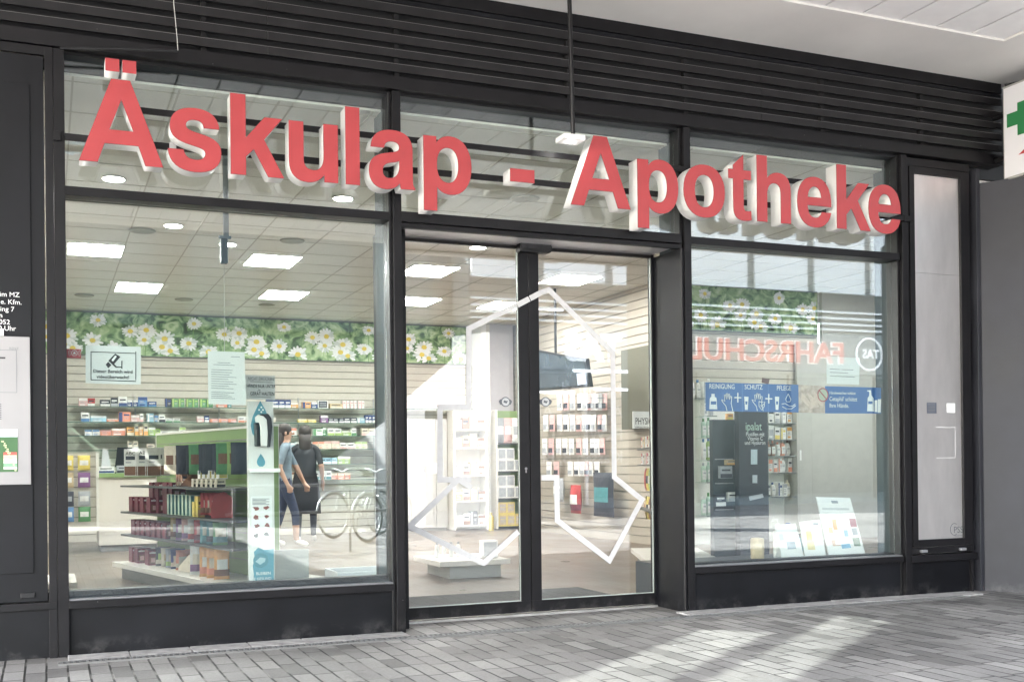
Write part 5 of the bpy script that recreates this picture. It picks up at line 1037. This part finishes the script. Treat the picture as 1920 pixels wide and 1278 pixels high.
t, s_ = sheet('price_note', 'white sheet with three short lines above the blue banner', 'notice', [(1550, 667.5), (1612, 671), (1611, 721), (1550, 719)], mat('sheet_white', (.72, .75, .75), .6), .19)
m = MB(); lines(m, None, .185, [(1556, 1575, 691), (1578, 1600, 692), (1556, 1590, 697), (1556, 1603, 704)], GREYT, .9); m.build('text_print', s_)
t, s_ = sheet('product_tag', 'small dark tag stuck on top of the blue banner', 'tag', [(1429, 708), (1443, 710), (1441, 720), (1428, 717)], flat((.12, .06, .06)), .19)

# leaning card displays on the board
def card(name, label, q, y0, lean, mt=WHITEP):
    t = thing(name, label, 'display card', tuple(at(q[3][0], q[3][1], 1, y0))); zb_ = at(*q[3], 1, y0).z; vs = []
    for (px, py) in q:
        y = y0
        for _ in range(4): v = at(px, py, 1, y); y = y0+(v.z-zb_)*lean
        vs.append(v)
    m = MB(); off = Vector((0, .012, 0)); m.add([*vs, *[v+off for v in vs]], [(0, 1, 2, 3), (7, 6, 5, 4), (0, 4, 5, 1), (1, 5, 6, 2), (2, 6, 7, 3), (3, 7, 4, 0)], mt); o = m.build('card', t)
    def Q(pts, c, lay=1):
        vv = []
        for (px, py) in pts:
            y = y0
            for _ in range(4): v = at(px, py, 1, y); y = y0+(v.z-zb_)*lean-.0015*lay
            vv.append(v)
        return vv, c
    def pr(items, name_='print'):
        m = MB()
        for pts, c, lay in items:
            vv, _ = Q(pts, c, lay); m.add(vv, [tuple(range(len(vv)))], c)
        m.build(name_, o)
    return t, pr
OR_, BL_, RD_, GY_ = flat((.75, .38, .14)), flat((.22, .42, .60)), flat((.30, .07, .10)), flat((.30, .33, .36))
CW = mat('card_white', (.78, .78, .77), .45)
t, pr = card('display_card', 'tall white skincare card with small product pictures at the right', [(1531, 931), (1594, 933), (1624, 1043), (1556, 1046)], .45, .3, CW)
pr([([(1560, 974), (1567, 973), (1571, 992), (1563, 993)], OR_, 1), ([(1592, 971), (1604, 972), (1607, 987), (1595, 987)], RD_, 1), ([(1582, 993), (1589, 993), (1591, 1005), (1584, 1005)], BL_, 1), ([(1577, 1020), (1593, 1018), (1596, 1026), (1579, 1028)], BL_, 1), ([(1598, 1008), (1611, 1007), (1614, 1023), (1602, 1023)], flat((.2, .26, .2)), 1), ([(1596, 990), (1606, 989), (1609, 1001), (1600, 1003)], GY_, 1), ([(1553, 988), (1560, 988), (1562, 998), (1555, 999)], OR_, 1), ([(1558, 1012), (1574, 1010), (1577, 1022), (1562, 1023)], flat((.62, .45, .36)), 1), ([(1565, 1010), (1575, 1012), (1577, 1020), (1567, 1021)], CW, 2)])
pr([([(1541, 951), (1592, 952), (1593, 956), (1542, 955)], flat((.55, .57, .58)), 1), ([(1558, 938), (1570, 938), (1572, 943), (1560, 943)], GY_, 1), ([(1544, 960), (1580, 961), (1580, 962), (1544, 961)], flat((.55, .57, .58)), 1)], 'text_print')
t, pr = card('display_card', 'white skincare card with blue capped tube, leftmost on the board', [(1453, 984), (1492, 981), (1508, 1045), (1467, 1048)], .45, .25, CW)
pr([([(1474, 1015), (1490, 1014), (1493, 1028), (1477, 1029)], flat((.30, .36, .42)), 1), ([(1460, 1000), (1468, 1000), (1470, 1012), (1462, 1013)], flat((.5, .56, .55)), 1)])
t, pr = card('display_card', 'white skincare card with yellow picture in the middle of the board', [(1500, 978), (1537, 974), (1549, 1043), (1510, 1044)], .47, .25, CW)
pr([([(1511, 995), (1521, 995), (1524, 1015), (1513, 1016)], flat((.70, .52, .20)), 1), ([(1512, 1012), (1526, 1012), (1529, 1030), (1515, 1030)], flat((.72, .62, .36)), 2), ([(1524, 980), (1534, 980), (1534, 983), (1525, 983)], GY_, 1)])
for i_, (px, py, h, c, cap, lb, pump) in enumerate(((1459, 1010, .30, 'white', 'white', 'white skincare pump bottle behind the left card', True), (1478, 1000, .30, 'white', 'navy', 'white tube with dark blue cap behind the left card', False), (1509, 1000, .28, 'cream', 'pink', 'white tube with pink cap behind the middle card', False), (1497, 1006, .2, 'sky', 'dark', 'pale blue small bottle between the two cards', False))):
    v = at(px, 1015, 1, .62); bottle(lb, (v.x, .62, .302+0), h, .045, c, cap, None, 0, True, None, pump)
m = MB(); v = at(1420, 1030, 1, .6); tag(put('cream_jar', (lambda mm: (mm.lathe([(.05, 0), (.055, .01), (.055, .16), (.05, .165), (.05, .17)], (0, 0, 0), C_('sand'), 20), mm.mesh('cream_jar'))[1])(MB()), 'pale beige round tin on the window board left of the cards', 'tin', (v.x, .6, .302)), 'pale beige round tin on the window board left of the cards', 'tin')

# dark coolers / display columns
t = thing('dark_display', 'dark lozenge display column with large white lettering in the right window', 'display stand', (6.5, 2.2, 0)); yd = 2.2
x0, x1 = ax(1386, 870, yd), ax(1441, 870, yd); m = MB(); m.box(x0, x1, yd, yd+.08, .01, az(1410, 770, yd), mat('display_black', (.025, .03, .035), .25)); o = m.build('column', t, bevel=.004)
yy = yd-.004
for s2, px, py, sz, c in (('ipalat', 1413, 806, .115, flat((.45, .62, .5))), ('Pastillen mit', 1416, 817, .056, WHITEP), ('Vitamin C', 1416, 825, .056, WHITEP), ('und Hyaluron', 1416, 833, .056, WHITEP)):
    a = G(px, py, yy); text('lettering', s2, sz, (a[0], yy, a[1]), c, o, 'CENTER', sx=.8)
m = MB(); a = G(1396, 1040, yy); 
for (q, c) in (([(1408, 842), (1420, 842), (1420, 870), (1408, 870)], flat((.45, .55, .58))), ([(1411, 890), (1420, 890), (1420, 905), (1411, 905)], flat((.45, .5, .52))), ([(1404, 930), (1430, 925), (1432, 932), (1406, 938)], flat((.4, .42, .44)))): m.prism([G(*p_, yy) for p_ in q], yy, yy+.002, c)
m.build('picture_print', o)
t = thing('drinks_cooler', 'dark glass-fronted display cabinet with small packs in the right window', 'cabinet', (6.1, 2.3, 0)); x0, x1 = ax(1341, 870, 2.3), ax(1384, 870, 2.3); zt_ = az(1360, 786, 2.3)
m = MB(); m.box(x0, x1, 2.34, 2.40, .01, zt_, mat('cooler_dark', (.04, .055, .06), .3)); m.tube([(x1-.02, 2.32, .8), (x1-.02, 2.32, zt_-.05)], .008, STEEL, 8); o = m.build('body', t, bevel=.01)
m = MB()
for z_ in (.62, .88, 1.12): m.box(x0+.02, x1-.04, 2.325, 2.338, z_, z_+.01, STEELD)
m.build('inner_shelf', o)
for i_, (px, py, c1, c2, w_, h, lb) in enumerate(((1375, 867, 'sand', 'orange', .16, .05, 'flat wooden coloured pack on a shelf of the dark cabinet'), (1362, 892, 'grey', 'dark', .14, .12, 'dark square pack with ring mark in the dark cabinet'), (1376, 935, 'white', 'grey', .13, .09, 'white pack at the lower right of the dark cabinet'), (1352, 945, 'dark', 'white', .12, .12, 'black and white pack at the lower left of the dark cabinet'), (1377, 783, 'orange', 'yellow', .07, .06, 'small orange pack on top of the dark cabinet'))):
    v = at(px, py+4, 1, 2.28); put('small_pack', carton_mesh(w_, h, .04, c1, c2, 1), lb, 'pack', (v.x, 2.30 if i_ < 4 else 2.37, v.z if i_ < 4 else zt_+.001), 0)

# white bottle shelves behind
t = thing('bottle_shelf', 'white wall shelf of skincare bottles beside the dark column', 'shelving', (9.0, 5.5, 0)); y5 = 5.36
m = MB(); m.box(ax(1300, 800, 5.6), ax(1491, 800, 5.6), 5.60, 5.64, 0, 2.05, mat('bright_back', (.80, .79, .76), .5)); m.box(ax(1491, 860, 5.4)-.04, ax(1491, 860, 5.4), 5.3, 5.6, 0, 2.05, GREYW); m.build('back_board', t)
n_ = 0
for (px0, px1, ys_) in ((1443, 1489, (793, 823.5, 854, 885, 930)), (1322, 1341, (779, 820, 862, 903, 966)), (1300, 1342, (746,)),):
    for si, yy in enumerate(ys_):
        z_ = az((px0+px1)/2, yy, y5); xa_, xb_ = ax(px0, yy, y5), ax(px1, yy, y5)
        m = MB(); m.box(xa_, xb_, 5.32, 5.6, z_-.012, z_-.002, SHELFGLASS); m.box(xa_, xb_, 5.312, 5.319, z_-.014, z_, mat('shelf_edge_grey', (.2, .22, .22), .4)); m.build('glass_shelf', t)
        if yy == 930: cols = [('B', 'dark', 'yellow'), ('B', 'white', 'navy'), ('C', 'white', 'navy'), ('C', 'white', 'grey'), ('B', 'cream', 'cream')]
        elif px0 == 1443: cols = [[('C', 'white', 'dark'), ('C', 'white', 'grey'), ('C', 'white', 'grey'), ('C', 'white', 'orange')], [('C', 'grey', 'white'), ('C', 'white', 'yellow'), ('C', 'white', 'yellow'), ('C', 'white', 'orange')], [('B', 'brown', 'coral'), ('B', 'brown', 'coral'), ('B', 'white', 'coral'), ('B', 'coral', 'white'), ('B', 'white', 'brown')], [('C', 'white', 'coral'), ('C', 'white', 'coral'), ('C', 'white', 'coral'), ('B', 'white', 'coral'), ('C', 'white', 'coral')]][si]
        elif px0 == 1300: cols = [('B', 'white', 'grey'), ('B', 'white', 'blue'), ('C', 'white', 'grey'), ('B', 'white', 'white')]
        else: cols = [[('C', 'white', 'grey')]*2, [('B', 'mint', 'green'), ('B', 'mint', 'green')], [('B', 'white', 'blue'), ('B', 'lime', 'blue')], [('B', 'mint', 'grey'), ('B', 'mint', 'mint')], [('B', 'mint', 'white'), ('B', 'mint', 'green')]][si]
        W_ = (xb_-xa_)/len(cols)
        for i_, (kd, c1, c2) in enumerate(cols):
            x_ = xa_+(i_+.5)*W_; h_ = .22 if px0 == 1443 else .30; h_ *= random.uniform(.85, 1.05)
            wh = '%s on the %s shelf %s of the dark column' % (o_(i_), ('top', 'second', 'third', 'fourth', 'fifth')[si] if px0 != 1300 else 'short upper', 'right' if px0 == 1443 else 'left')
            if kd == 'B': bottle('%s bottle with %s cap, %s' % (c1, c2, wh), (x_, 5.46, z_), h_, min(.045, W_*.42), c1, c2, 'bottles on the white shelves', 0, False, 'white')
            else: put('carton', carton_mesh(round(W_*.8, 3), round(h_*.85, 3), .1, c1, c2, i_ % 3), '%s and %s carton, %s' % (c1, c2, wh), 'carton', (x_, 5.44, z_), 0, 'cartons on the white shelves')
t = thing('grey_cabinet', 'grey cabinet with two plain doors and a slim handle behind the right window', 'cabinet', (10.3, 5.5, 0))
xa_, xb_ = ax(1493, 850, 5.5), ax(1652, 850, 5.5); m = MB(); GC = mat('grey_cabinet_front', (.50, .495, .46), .4, var=.05)
m.box(xa_, xa_+(xb_-xa_)*.18, 5.5, 5.63, 0, 2.0, GC); m.box(xa_+(xb_-xa_)*.185, xb_, 5.51, 5.63, 0, 2.0, GC); o = m.build('doors', t, bevel=.003)
m = MB(); c = at(1499, 853, 1, 5.49); m.box(c.x-.02, c.x+.02, 5.47, 5.50, c.z-.07, c.z+.07, WHITE); m.build('handle', o)

# ================================================================== ACROSS THE STREET (seen in the glass)
def mir(px, py, yv):                            # measured point of the reflection -> real point across the street
    v = at(px, py, 1, yv); return Vector((v.x, 2*YG-yv, v.z))
DKF = mat('dark_facade', (.022, .026, .03), .55, var=.2, vscale=.6); DKG = mat('dark_window_glass', (.02, .035, .04), .12)
WCL = mat('white_cladding', (.80, .80, .79), .5, var=.05, vscale=.8)
t = thing('office_building', 'long dark office building across the street, opposite the left window', 'building', (3, -17.5, 0))
m = MB(); m.box(-2, 9.0, -24, -17.2, 0, 6.9, DKF); m.build('wall', t)
for i_ in range(5):
    for j_ in range(2):
        m = MB(); m.box(-1.4+i_*2.1, .1+i_*2.1, -17.19, -17.15, .9+j_*3.2, 2.9+j_*3.2, DKG); w_ = m.build('window', t)
        m = MB(); m.box(-1.45+i_*2.1, .15+i_*2.1, -17.195, -17.1, .82+j_*3.2, .88+j_*3.2, PAINT); m.build('sill', w_)
# driving school building
t = thing('school_building', 'driving school building across the street with red lettering and white cladding', 'building', (18, -16.5, 0)); YO = -16.1
m = MB(); m.box(9.05, 42, -24, -16.2, 0, 12, mat('school_wall', (.16, .19, .2), .5)); m.build('wall', t)
m = MB(); m.box(9.05, 42, -16.19, YO, 3.35, 4.40, mat('fascia_grey', (.17, .19, .2), .5)); m.build('fascia', t)
m = MB(); m.box(9.05, 42, -16.19, YO-.03, 4.42, 5.42, DKF); m.build('louvre_backing', t)
m = MB()
for z_ in (4.47, 4.62, 4.77, 4.93): m.box(9.05, 42, YO-.02, YO+.06, z_, z_+.05, WCL)
m.build('louvre_slats', t)
x = 9.1
m = MB()
while x < 42: m.box(x, x+1.62, -16.19, YO, 5.45, 7.55, WCL); x += 1.85
m.build('cladding', t)
x = 9.3
while x < 40: 
    m = MB(); m.box(x, x+2.6, -16.19, -16.12, .25, 3.25, DKG); w_ = m.build('window', t); m = MB(); m.box(x-.06, x, -16.19, -16.08, .1, 3.3, WCL if int(x*10) % 3 == 0 else PAINT); m.build('frame', w_); x += 2.75
TUBE = mat('tube_light', (1, 1, 1), .5, emit=(.95, 1, 1), estr=.8)
m = MB()
for (a_, b_, py) in ((1005, 1080, 572), (1100, 1235, 692), (1010, 1095, 733), (1140, 1235, 728)): p0, p1 = mir(a_, py, 16.2), mir(b_, py-3, 16.2); m.box(p0.x, p1.x, YO+.0, YO+.05, p0.z, p0.z+.06, TUBE)
m.build('tube_lamp', t)
SR = mat('school_letter_red', (.50, .10, .08), .5, emit=(.6, .12, .08), estr=.15); SW = mat('school_letter_white', (.85, .85, .85), .5, emit=(1, 1, 1), estr=.14)  # added glow stands in for daylight missing on these letters
for s2, xs, zc, sz, mt_, bo in (('FAHRSCHULE', 19.2, 3.62, .76, SR, .012), ('TAS', 12.95, 3.60, .86, SW, .03)):
    me = text_mesh(s2, sz, .04, mt_, 'LEFT', bo, 1.12 if s2 != 'TAS' else 1.0)
    o = addmesh('lettering', me, None, (xs, YO+.10, zc), R(180)); par(o, t)
    me = text_mesh(s2, sz, .03, SW, 'LEFT', bo+.022, 1.12 if s2 != 'TAS' else 1.0); q = addmesh('letter_outline', me, None, (xs, YO+.06, zc), R(180)); par(q, t)
m = MB(); m.tube([(20.0+.42*math.cos(R(k*15)), YO+.1, 3.88+.42*math.sin(R(k*15))) for k in range(24)], .03, SW, 6, closed=True); m.build('round_logo', t)
text('lettering', 'TAS', .32, (20.33, YO+.1, 3.78), SW, t, 'LEFT', .008, .01, R(180))
for i_, s2 in enumerate(('Motorrad', 'A1, A2, A, AM', 'PKW', 'Klassen B, BE')):
    o = text('lettering', s2, .42, (13.0, YO+.04, 2.75-i_*.55), mat('window_letter_white', (.30, .31, .32), .5), t, 'LEFT', .004, .01, R(180))
# sunlit part of a white wall, its shadow edge cut as the top, and pillar
t = thing('sunlit_wall_patch', 'sunlit part of a white wall across the street, shadow edge cut as sloping top', 'wall', (6.2, -11, 0))
P0 = Vector((6.77, 10.44)); dv = Vector((-.44, .9))
def onw(px, py):
    d = at(px, py, 1, 1.0)-CP; # virtual ray
    n_ = Vector((dv.y, -dv.x)); tt = (P0-Vector((CP.x, CP.y))).dot(n_)/Vector((d.x, d.y)).dot(n_); v = CP+d*tt; return Vector((v.x, 2*YG-v.y, v.z))
def ft(px): v = onw(px, 900); return Vector((v.x, v.y, 0))
poly = [onw(916, 630), onw(900, 641), onw(762, 760), onw(640, 850), onw(596, 880), ft(596), ft(818), onw(818, 766), onw(886, 766), ft(886), ft(916)]
off = Vector((.9, -.44, 0))*.2; n_ = len(poly); m = MB(); RW = mat('white_render', (.33, .33, .33), .7, var=.05, vscale=1.5, bump=.1)
m.add(poly+[v+off for v in poly], [list(range(n_)), [n_+i for i in reversed(range(n_))]]+[(i, n_+i, n_+(i+1) % n_, (i+1) % n_) for i in range(n_)], RW); m.build('rendered_wall', t)
t = thing('white_pillar', 'white square pillar in the sun across the street', 'pillar', (6.9, -10, 0)); a, b = mir(886, 900, 10.3), mir(934, 900, 10.3); m = MB(); c = Vector(((a.x+b.x)/2, -10.1)); 
dd = Vector((.44, .9)); slab(m, c-dd*.45, c+dd*.45, -.5, 0, 3.35, RW); m.build('shaft', t)
# bicycles
def bike(name, label, loc, rotz):
    t = thing(name, label, 'bicycle', (0, 0, 0)); FR = mat('bike_frame', (.45, .47, .46), .3, metal=.6)
    for wx in (0, 1.08):
        m = MB(); m.tube([(wx+.335*math.cos(R(k*12)), 0, .35+.335*math.sin(R(k*12))) for k in range(30)], .018, BLACK, 6, closed=True); w_ = m.build('wheel', t)
        m = MB(); m.tube([(wx+.31*math.cos(R(k*15)), 0, .35+.31*math.sin(R(k*15))) for k in range(24)], .008, FR, 5, closed=True)
        for k in range(14): m.tube([(wx, .02*(k % 2*2-1), .35), (wx+.31*math.cos(R(k*25.7)), 0, .35+.31*math.sin(R(k*25.7)))], .0015, FR, 3)
        m.build('rim', w_)
        m = MB(); m.tube([(wx+.365*math.cos(R(q)), 0, .35+.365*math.sin(R(q))) for q in range(20, 171, 15)], .02, FR, 6); m.build('mudguard', t)
    m = MB()
    for a, b, r in (((0, 0, .35), (.18, 0, .85), .013), ((.18, 0, .85), (.22, 0, .96), .016), ((.2, 0, .78), (.60, 0, .30), .02), ((.24, 0, .66), (.66, 0, .42), .016), ((.60, 0, .30), (.74, 0, .80), .016), ((.60, 0, .30), (1.08, 0, .35), .011), ((.72, 0, .70), (1.08, 0, .35), .010), ((.74, 0, .8), (.75, 0, .92), .012)): m.tube([a, b], r, FR, 8)
    m.build('frame', t)
    m = MB(); m.tube([(.34, .28, 1.02), (.22, .22, 1.06), (.2, .08, 1.04), (.21, 0, 1.0), (.2, -.08, 1.04), (.22, -.22, 1.06), (.34, -.28, 1.02)], .012, FR, 8); m.tube([(.3, .27, 1.03), (.4, .29, 1.0)], .018, BLACK, 8); m.tube([(.3, -.27, 1.03), (.4, -.29, 1.0)], .018, BLACK, 8); m.build('handlebar', t)
    m = MB(); m.lathe([(.02, 0), (.10, .02), (.11, .05), (.07, .07)], (.78, 0, .92), BLACK, 14, 1.3, .9); m.build('saddle', t)
    m = MB(); m.box(.9, 1.3, -.07, .07, .72, .735, FR); m.build('carrier', t)
    m = MB(); m.lathe([(.09, -.006), (.09, .006)], (.60, 0, .30), BLACK, 16); m.tube([(.60, -.05, .30), (.60, -.07, .14)], .01, BLACK, 6); m.tube([(.60, .05, .30), (.60, .07, .46)], .01, BLACK, 6); m.build('crank', t)
    t.location = loc; t.rotation_euler = (0, 0, rotz); return t
v = mir(700, 1013, 8.5); bike('bicycle', 'grey city bicycle parked nearer to the lamp rail across the pavement', tuple(mir(690, 1014, 8.45)[:2])+(0,), R(-37))
bike('bicycle', 'grey city bicycle parked behind the other one', tuple(mir(626, 998, 9.6)[:2])+(0,), R(-33))
t = thing('bicycle_rail', 'low steel tube rail for leaning bicycles', 'bicycle stand', (3, -6.9, 0)); m = MB()
for z_ in (.86, .52): m.tube([(2.0, -6.6, z_), (4.3, -6.6, z_)], .02, STEEL, 8)
for x_ in (2.1, 3.55): m.tube([(x_, -6.6, 0), (x_, -6.6, .86)], .02, STEEL, 8)
m.build('tube_frame', t)

# passers-by
def person(label, loc, rotz, shirt, trousers, skin=(.45, .27, .19), hair=(.03, .02, .015), long_=True, calf=True):
    J = {'pelvis': (0, 0, .90, .125, .095), 'waist': (0, 0, 1.04, .115, .085), 'chest': (0, 0, 1.24, .145, .10), 'neckb': (0, .0, 1.39, .07, .06), 'neck': (0, -.01, 1.45, .05, .05), 'head': (0, -.025, 1.53, .07, .08), 'crown': (0, -.02, 1.62, .068, .075)}
    E_ = [('pelvis', 'waist'), ('waist', 'chest'), ('chest', 'neckb'), ('neckb', 'neck'), ('neck', 'head'), ('head', 'crown')]
    for s, n in ((-1, 'l'), (1, 'r')):
        st = .10*s
        J.update({n+'hip': (.09*s, 0, .84, .09, .09), n+'knee': (.10*s, -.03+st, .47, .06, .06), n+'ank': (.10*s, .02+st*1.6, .09, .04, .04), n+'toe': (.11*s, -.14+st*1.6, .035, .035, .03), n+'sh': (.165*s, 0, 1.34, .055, .055), n+'elb': (.23*s, -.03-st, 1.08, .042, .042), n+'wri': (.24*s, -.13-st, .87, .028, .026)})
        E_ += [('pelvis', n+'hip'), (n+'hip', n+'knee'), (n+'knee', n+'ank'), (n+'ank', n+'toe'), ('neckb', n+'sh'), (n+'sh', n+'elb'), (n+'elb', n+'wri')]
        base = Vector(J[n+'wri'][:3]); J[n+'palm'] = (base.x, base.y-.04, base.z-.06, .026, .036); E_.append((n+'wri', n+'palm'))
        for k in range(4): J[n+'f%d' % k] = (base.x+.0*s, base.y-.075+.022*k, base.z-.125-(.01 if k in (1, 2) else 0), .009, .009); E_.append((n+'palm', n+'f%d' % k))
        J[n+'th'] = (base.x-.03*s, base.y-.085, base.z-.07, .010, .010); E_.append((n+'palm', n+'th'))
    ks = list(J); me = bpy.data.meshes.new('body'); me.from_pydata([J[k][:3] for k in ks], [(ks.index(a), ks.index(b)) for a, b in E_], [])
    o = bpy.data.objects.new('person', me); COL.objects.link(o); o.modifiers.new('skin', 'SKIN'); sv_ = me.skin_vertices[0].data if me.skin_vertices else None
    if sv_ is None:
        bm = bmesh.new(); bm.from_mesh(me); bm.verts.layers.skin.verify(); bm.to_mesh(me); bm.free(); sv_ = me.skin_vertices[0].data
    for i, k in enumerate(ks): sv_[i].radius = J[k][3:]; sv_[i].use_root = (k == 'pelvis')
    ss_ = o.modifiers.new('sub', 'SUBSURF'); ss_.levels = ss_.render_levels = 2
    dg = bpy.context.evaluated_depsgraph_get(); me2 = bpy.data.meshes.new_from_object(o.evaluated_get(dg)); o.modifiers.clear(); o.data = me2
    me2.materials.clear(); S_ = mat('skin_tone', skin, .5); T_ = mat('shirt_'+shirt, CN[shirt], .8, var=.2, vscale=12); B_ = mat('trousers_'+trousers, CN[trousers], .8, var=.2, vscale=20); W_ = WHITE
    for q in (S_, T_, B_, W_): me2.materials.append(q)
    for p_ in me2.polygons:
        c = p_.center; p_.use_smooth = True
        arm = abs(c.x) > .17 and c.z < 1.30
        if c.z < .10: k = 3
        elif arm: k = 1 if c.z > 1.12 else 0
        elif c.z > 1.42: k = 0
        elif c.z > .92: k = 1
        elif c.z > (.30 if calf else .1): k = 2
        else: k = 0
        p_.material_index = k
    tag(o, label, 'person'); o.location = loc; o.rotation_euler = (0, 0, rotz)
    m = MB(); m.lathe([(.03, -.02), (.082, .02), (.092, .07), (.088, .12), (.06, .165), (.01, .18)], (0, .012, 1.505), mat('hair_dark', hair, .5), 16, .95, 1.08)
    if long_: m.lathe([(.05, -.22), (.085, -.15), (.09, -.05), (.08, .05)], (0, .055, 1.50), MATS['hair_dark'], 14, 1, .6)
    h = m.build('hair', None); h.location = loc; h.rotation_euler = (0, 0, rotz); par(h, o)
    m = MB()
    m.lathe([(.012, -.004), (.016, .010), (.006, .03)], (0, -.112, 1.53), S_, 8); 
    for s in (-1, 1): m.lathe([(.010, -.006), (.012, 0), (.010, .006)], (.03*s, -.094, 1.565), WHITE, 8); m.lathe([(.012, -.02), (.015, 0), (.012, .025)], (.078*s, -.01, 1.54), S_, 8)
    m.box(-.025, .025, -.104, -.090, 1.492, 1.500, mat('lip_red', (.35, .08, .07), .5)); f = m.build('face_features', None); f.location = loc; f.rotation_euler = (0, 0, rotz); par(f, o)
    return o
v = at(537, 1026, 2, 0); person('woman in pale blue shirt and cropped dark jeans standing inside by the shelf', (v.x, v.y, .005), R(75), 'faded blue', 'denim')
v = at(574, 1018, 2, 0); pb = person('person in long black clothes with dark hair behind the woman', (v.x, v.y, .005), R(165), 'black', 'black', calf=False)
m = MB(); m.lathe([(.215, .42), (.21, .6), (.185, .85), (.15, 1.02), (.165, 1.25), (.12, 1.37)], (0, 0, 0), mat('black_coat', (.012, .012, .015), .8, var=.3, vscale=8), 20, 1.0, .72); c_ = m.build('coat'); c_.location = pb.location; c_.rotation_euler = pb.rotation_euler; par(c_, pb)

# ================================================================== projecting pharmacy sign
t = thing('cross_sign', 'white projecting box sign with green cross and red letter at the right edge', 'sign', (7.3, -.5, 3.4)); XS = 7.304
m = MB(); m.box(XS+.004, XS+.13, -1.0, -.15, 3.39, 4.165, mat('sign_rim', (.42, .42, .40), .45, metal=.4)); b = m.build('box', t, bevel=.006)
m = MB(); m.box(XS, XS+.0035, -.985, -.165, 3.41, 4.145, mat('sign_face', (.78, .78, .80), .4)); f_ = m.build('face', b)
GC_ = mat('cross_green', (.03, .20, .07), .45)
m = MB()
for (y0, y1, z0, z1) in ((-.303, -.197, 3.815, 3.925), (-.413, -.3035, 3.725, 3.99), (-.52, -.4135, 3.815, 3.925)): m.box(XS-.003, XS-.0005, y0, y1, z0, z1, GC_)
m.build('green_cross', b)
m = MB()
for pts in ([(-.31, 3.565), (-.52, 3.68), (-.56, 3.66), (-.42, 3.565)], [(-.5, 3.66), (-.56, 3.66), (-.70, 3.45), (-.62, 3.45)], [(-.40, 3.56), (-.46, 3.56), (-.46, 3.45), (-.40, 3.45)]):
    m.add([(XS-.003, y, z) for y, z in pts]+[(XS-.0005, y, z) for y, z in pts], [(0, 1, 2, 3), (7, 6, 5, 4), (0, 4, 5, 1), (1, 5, 6, 2), (2, 6, 7, 3), (3, 7, 4, 0)], mat('sign_red', (.5, .05, .06), .45))
m.build('red_letter', b)
for z_ in (3.6, 3.95):
    m = MB(); m.tube([(XS+.06, -.15, z_), (XS+.06, .0, z_)], .02, BLACK, 8); m.build('wall_arm', t)
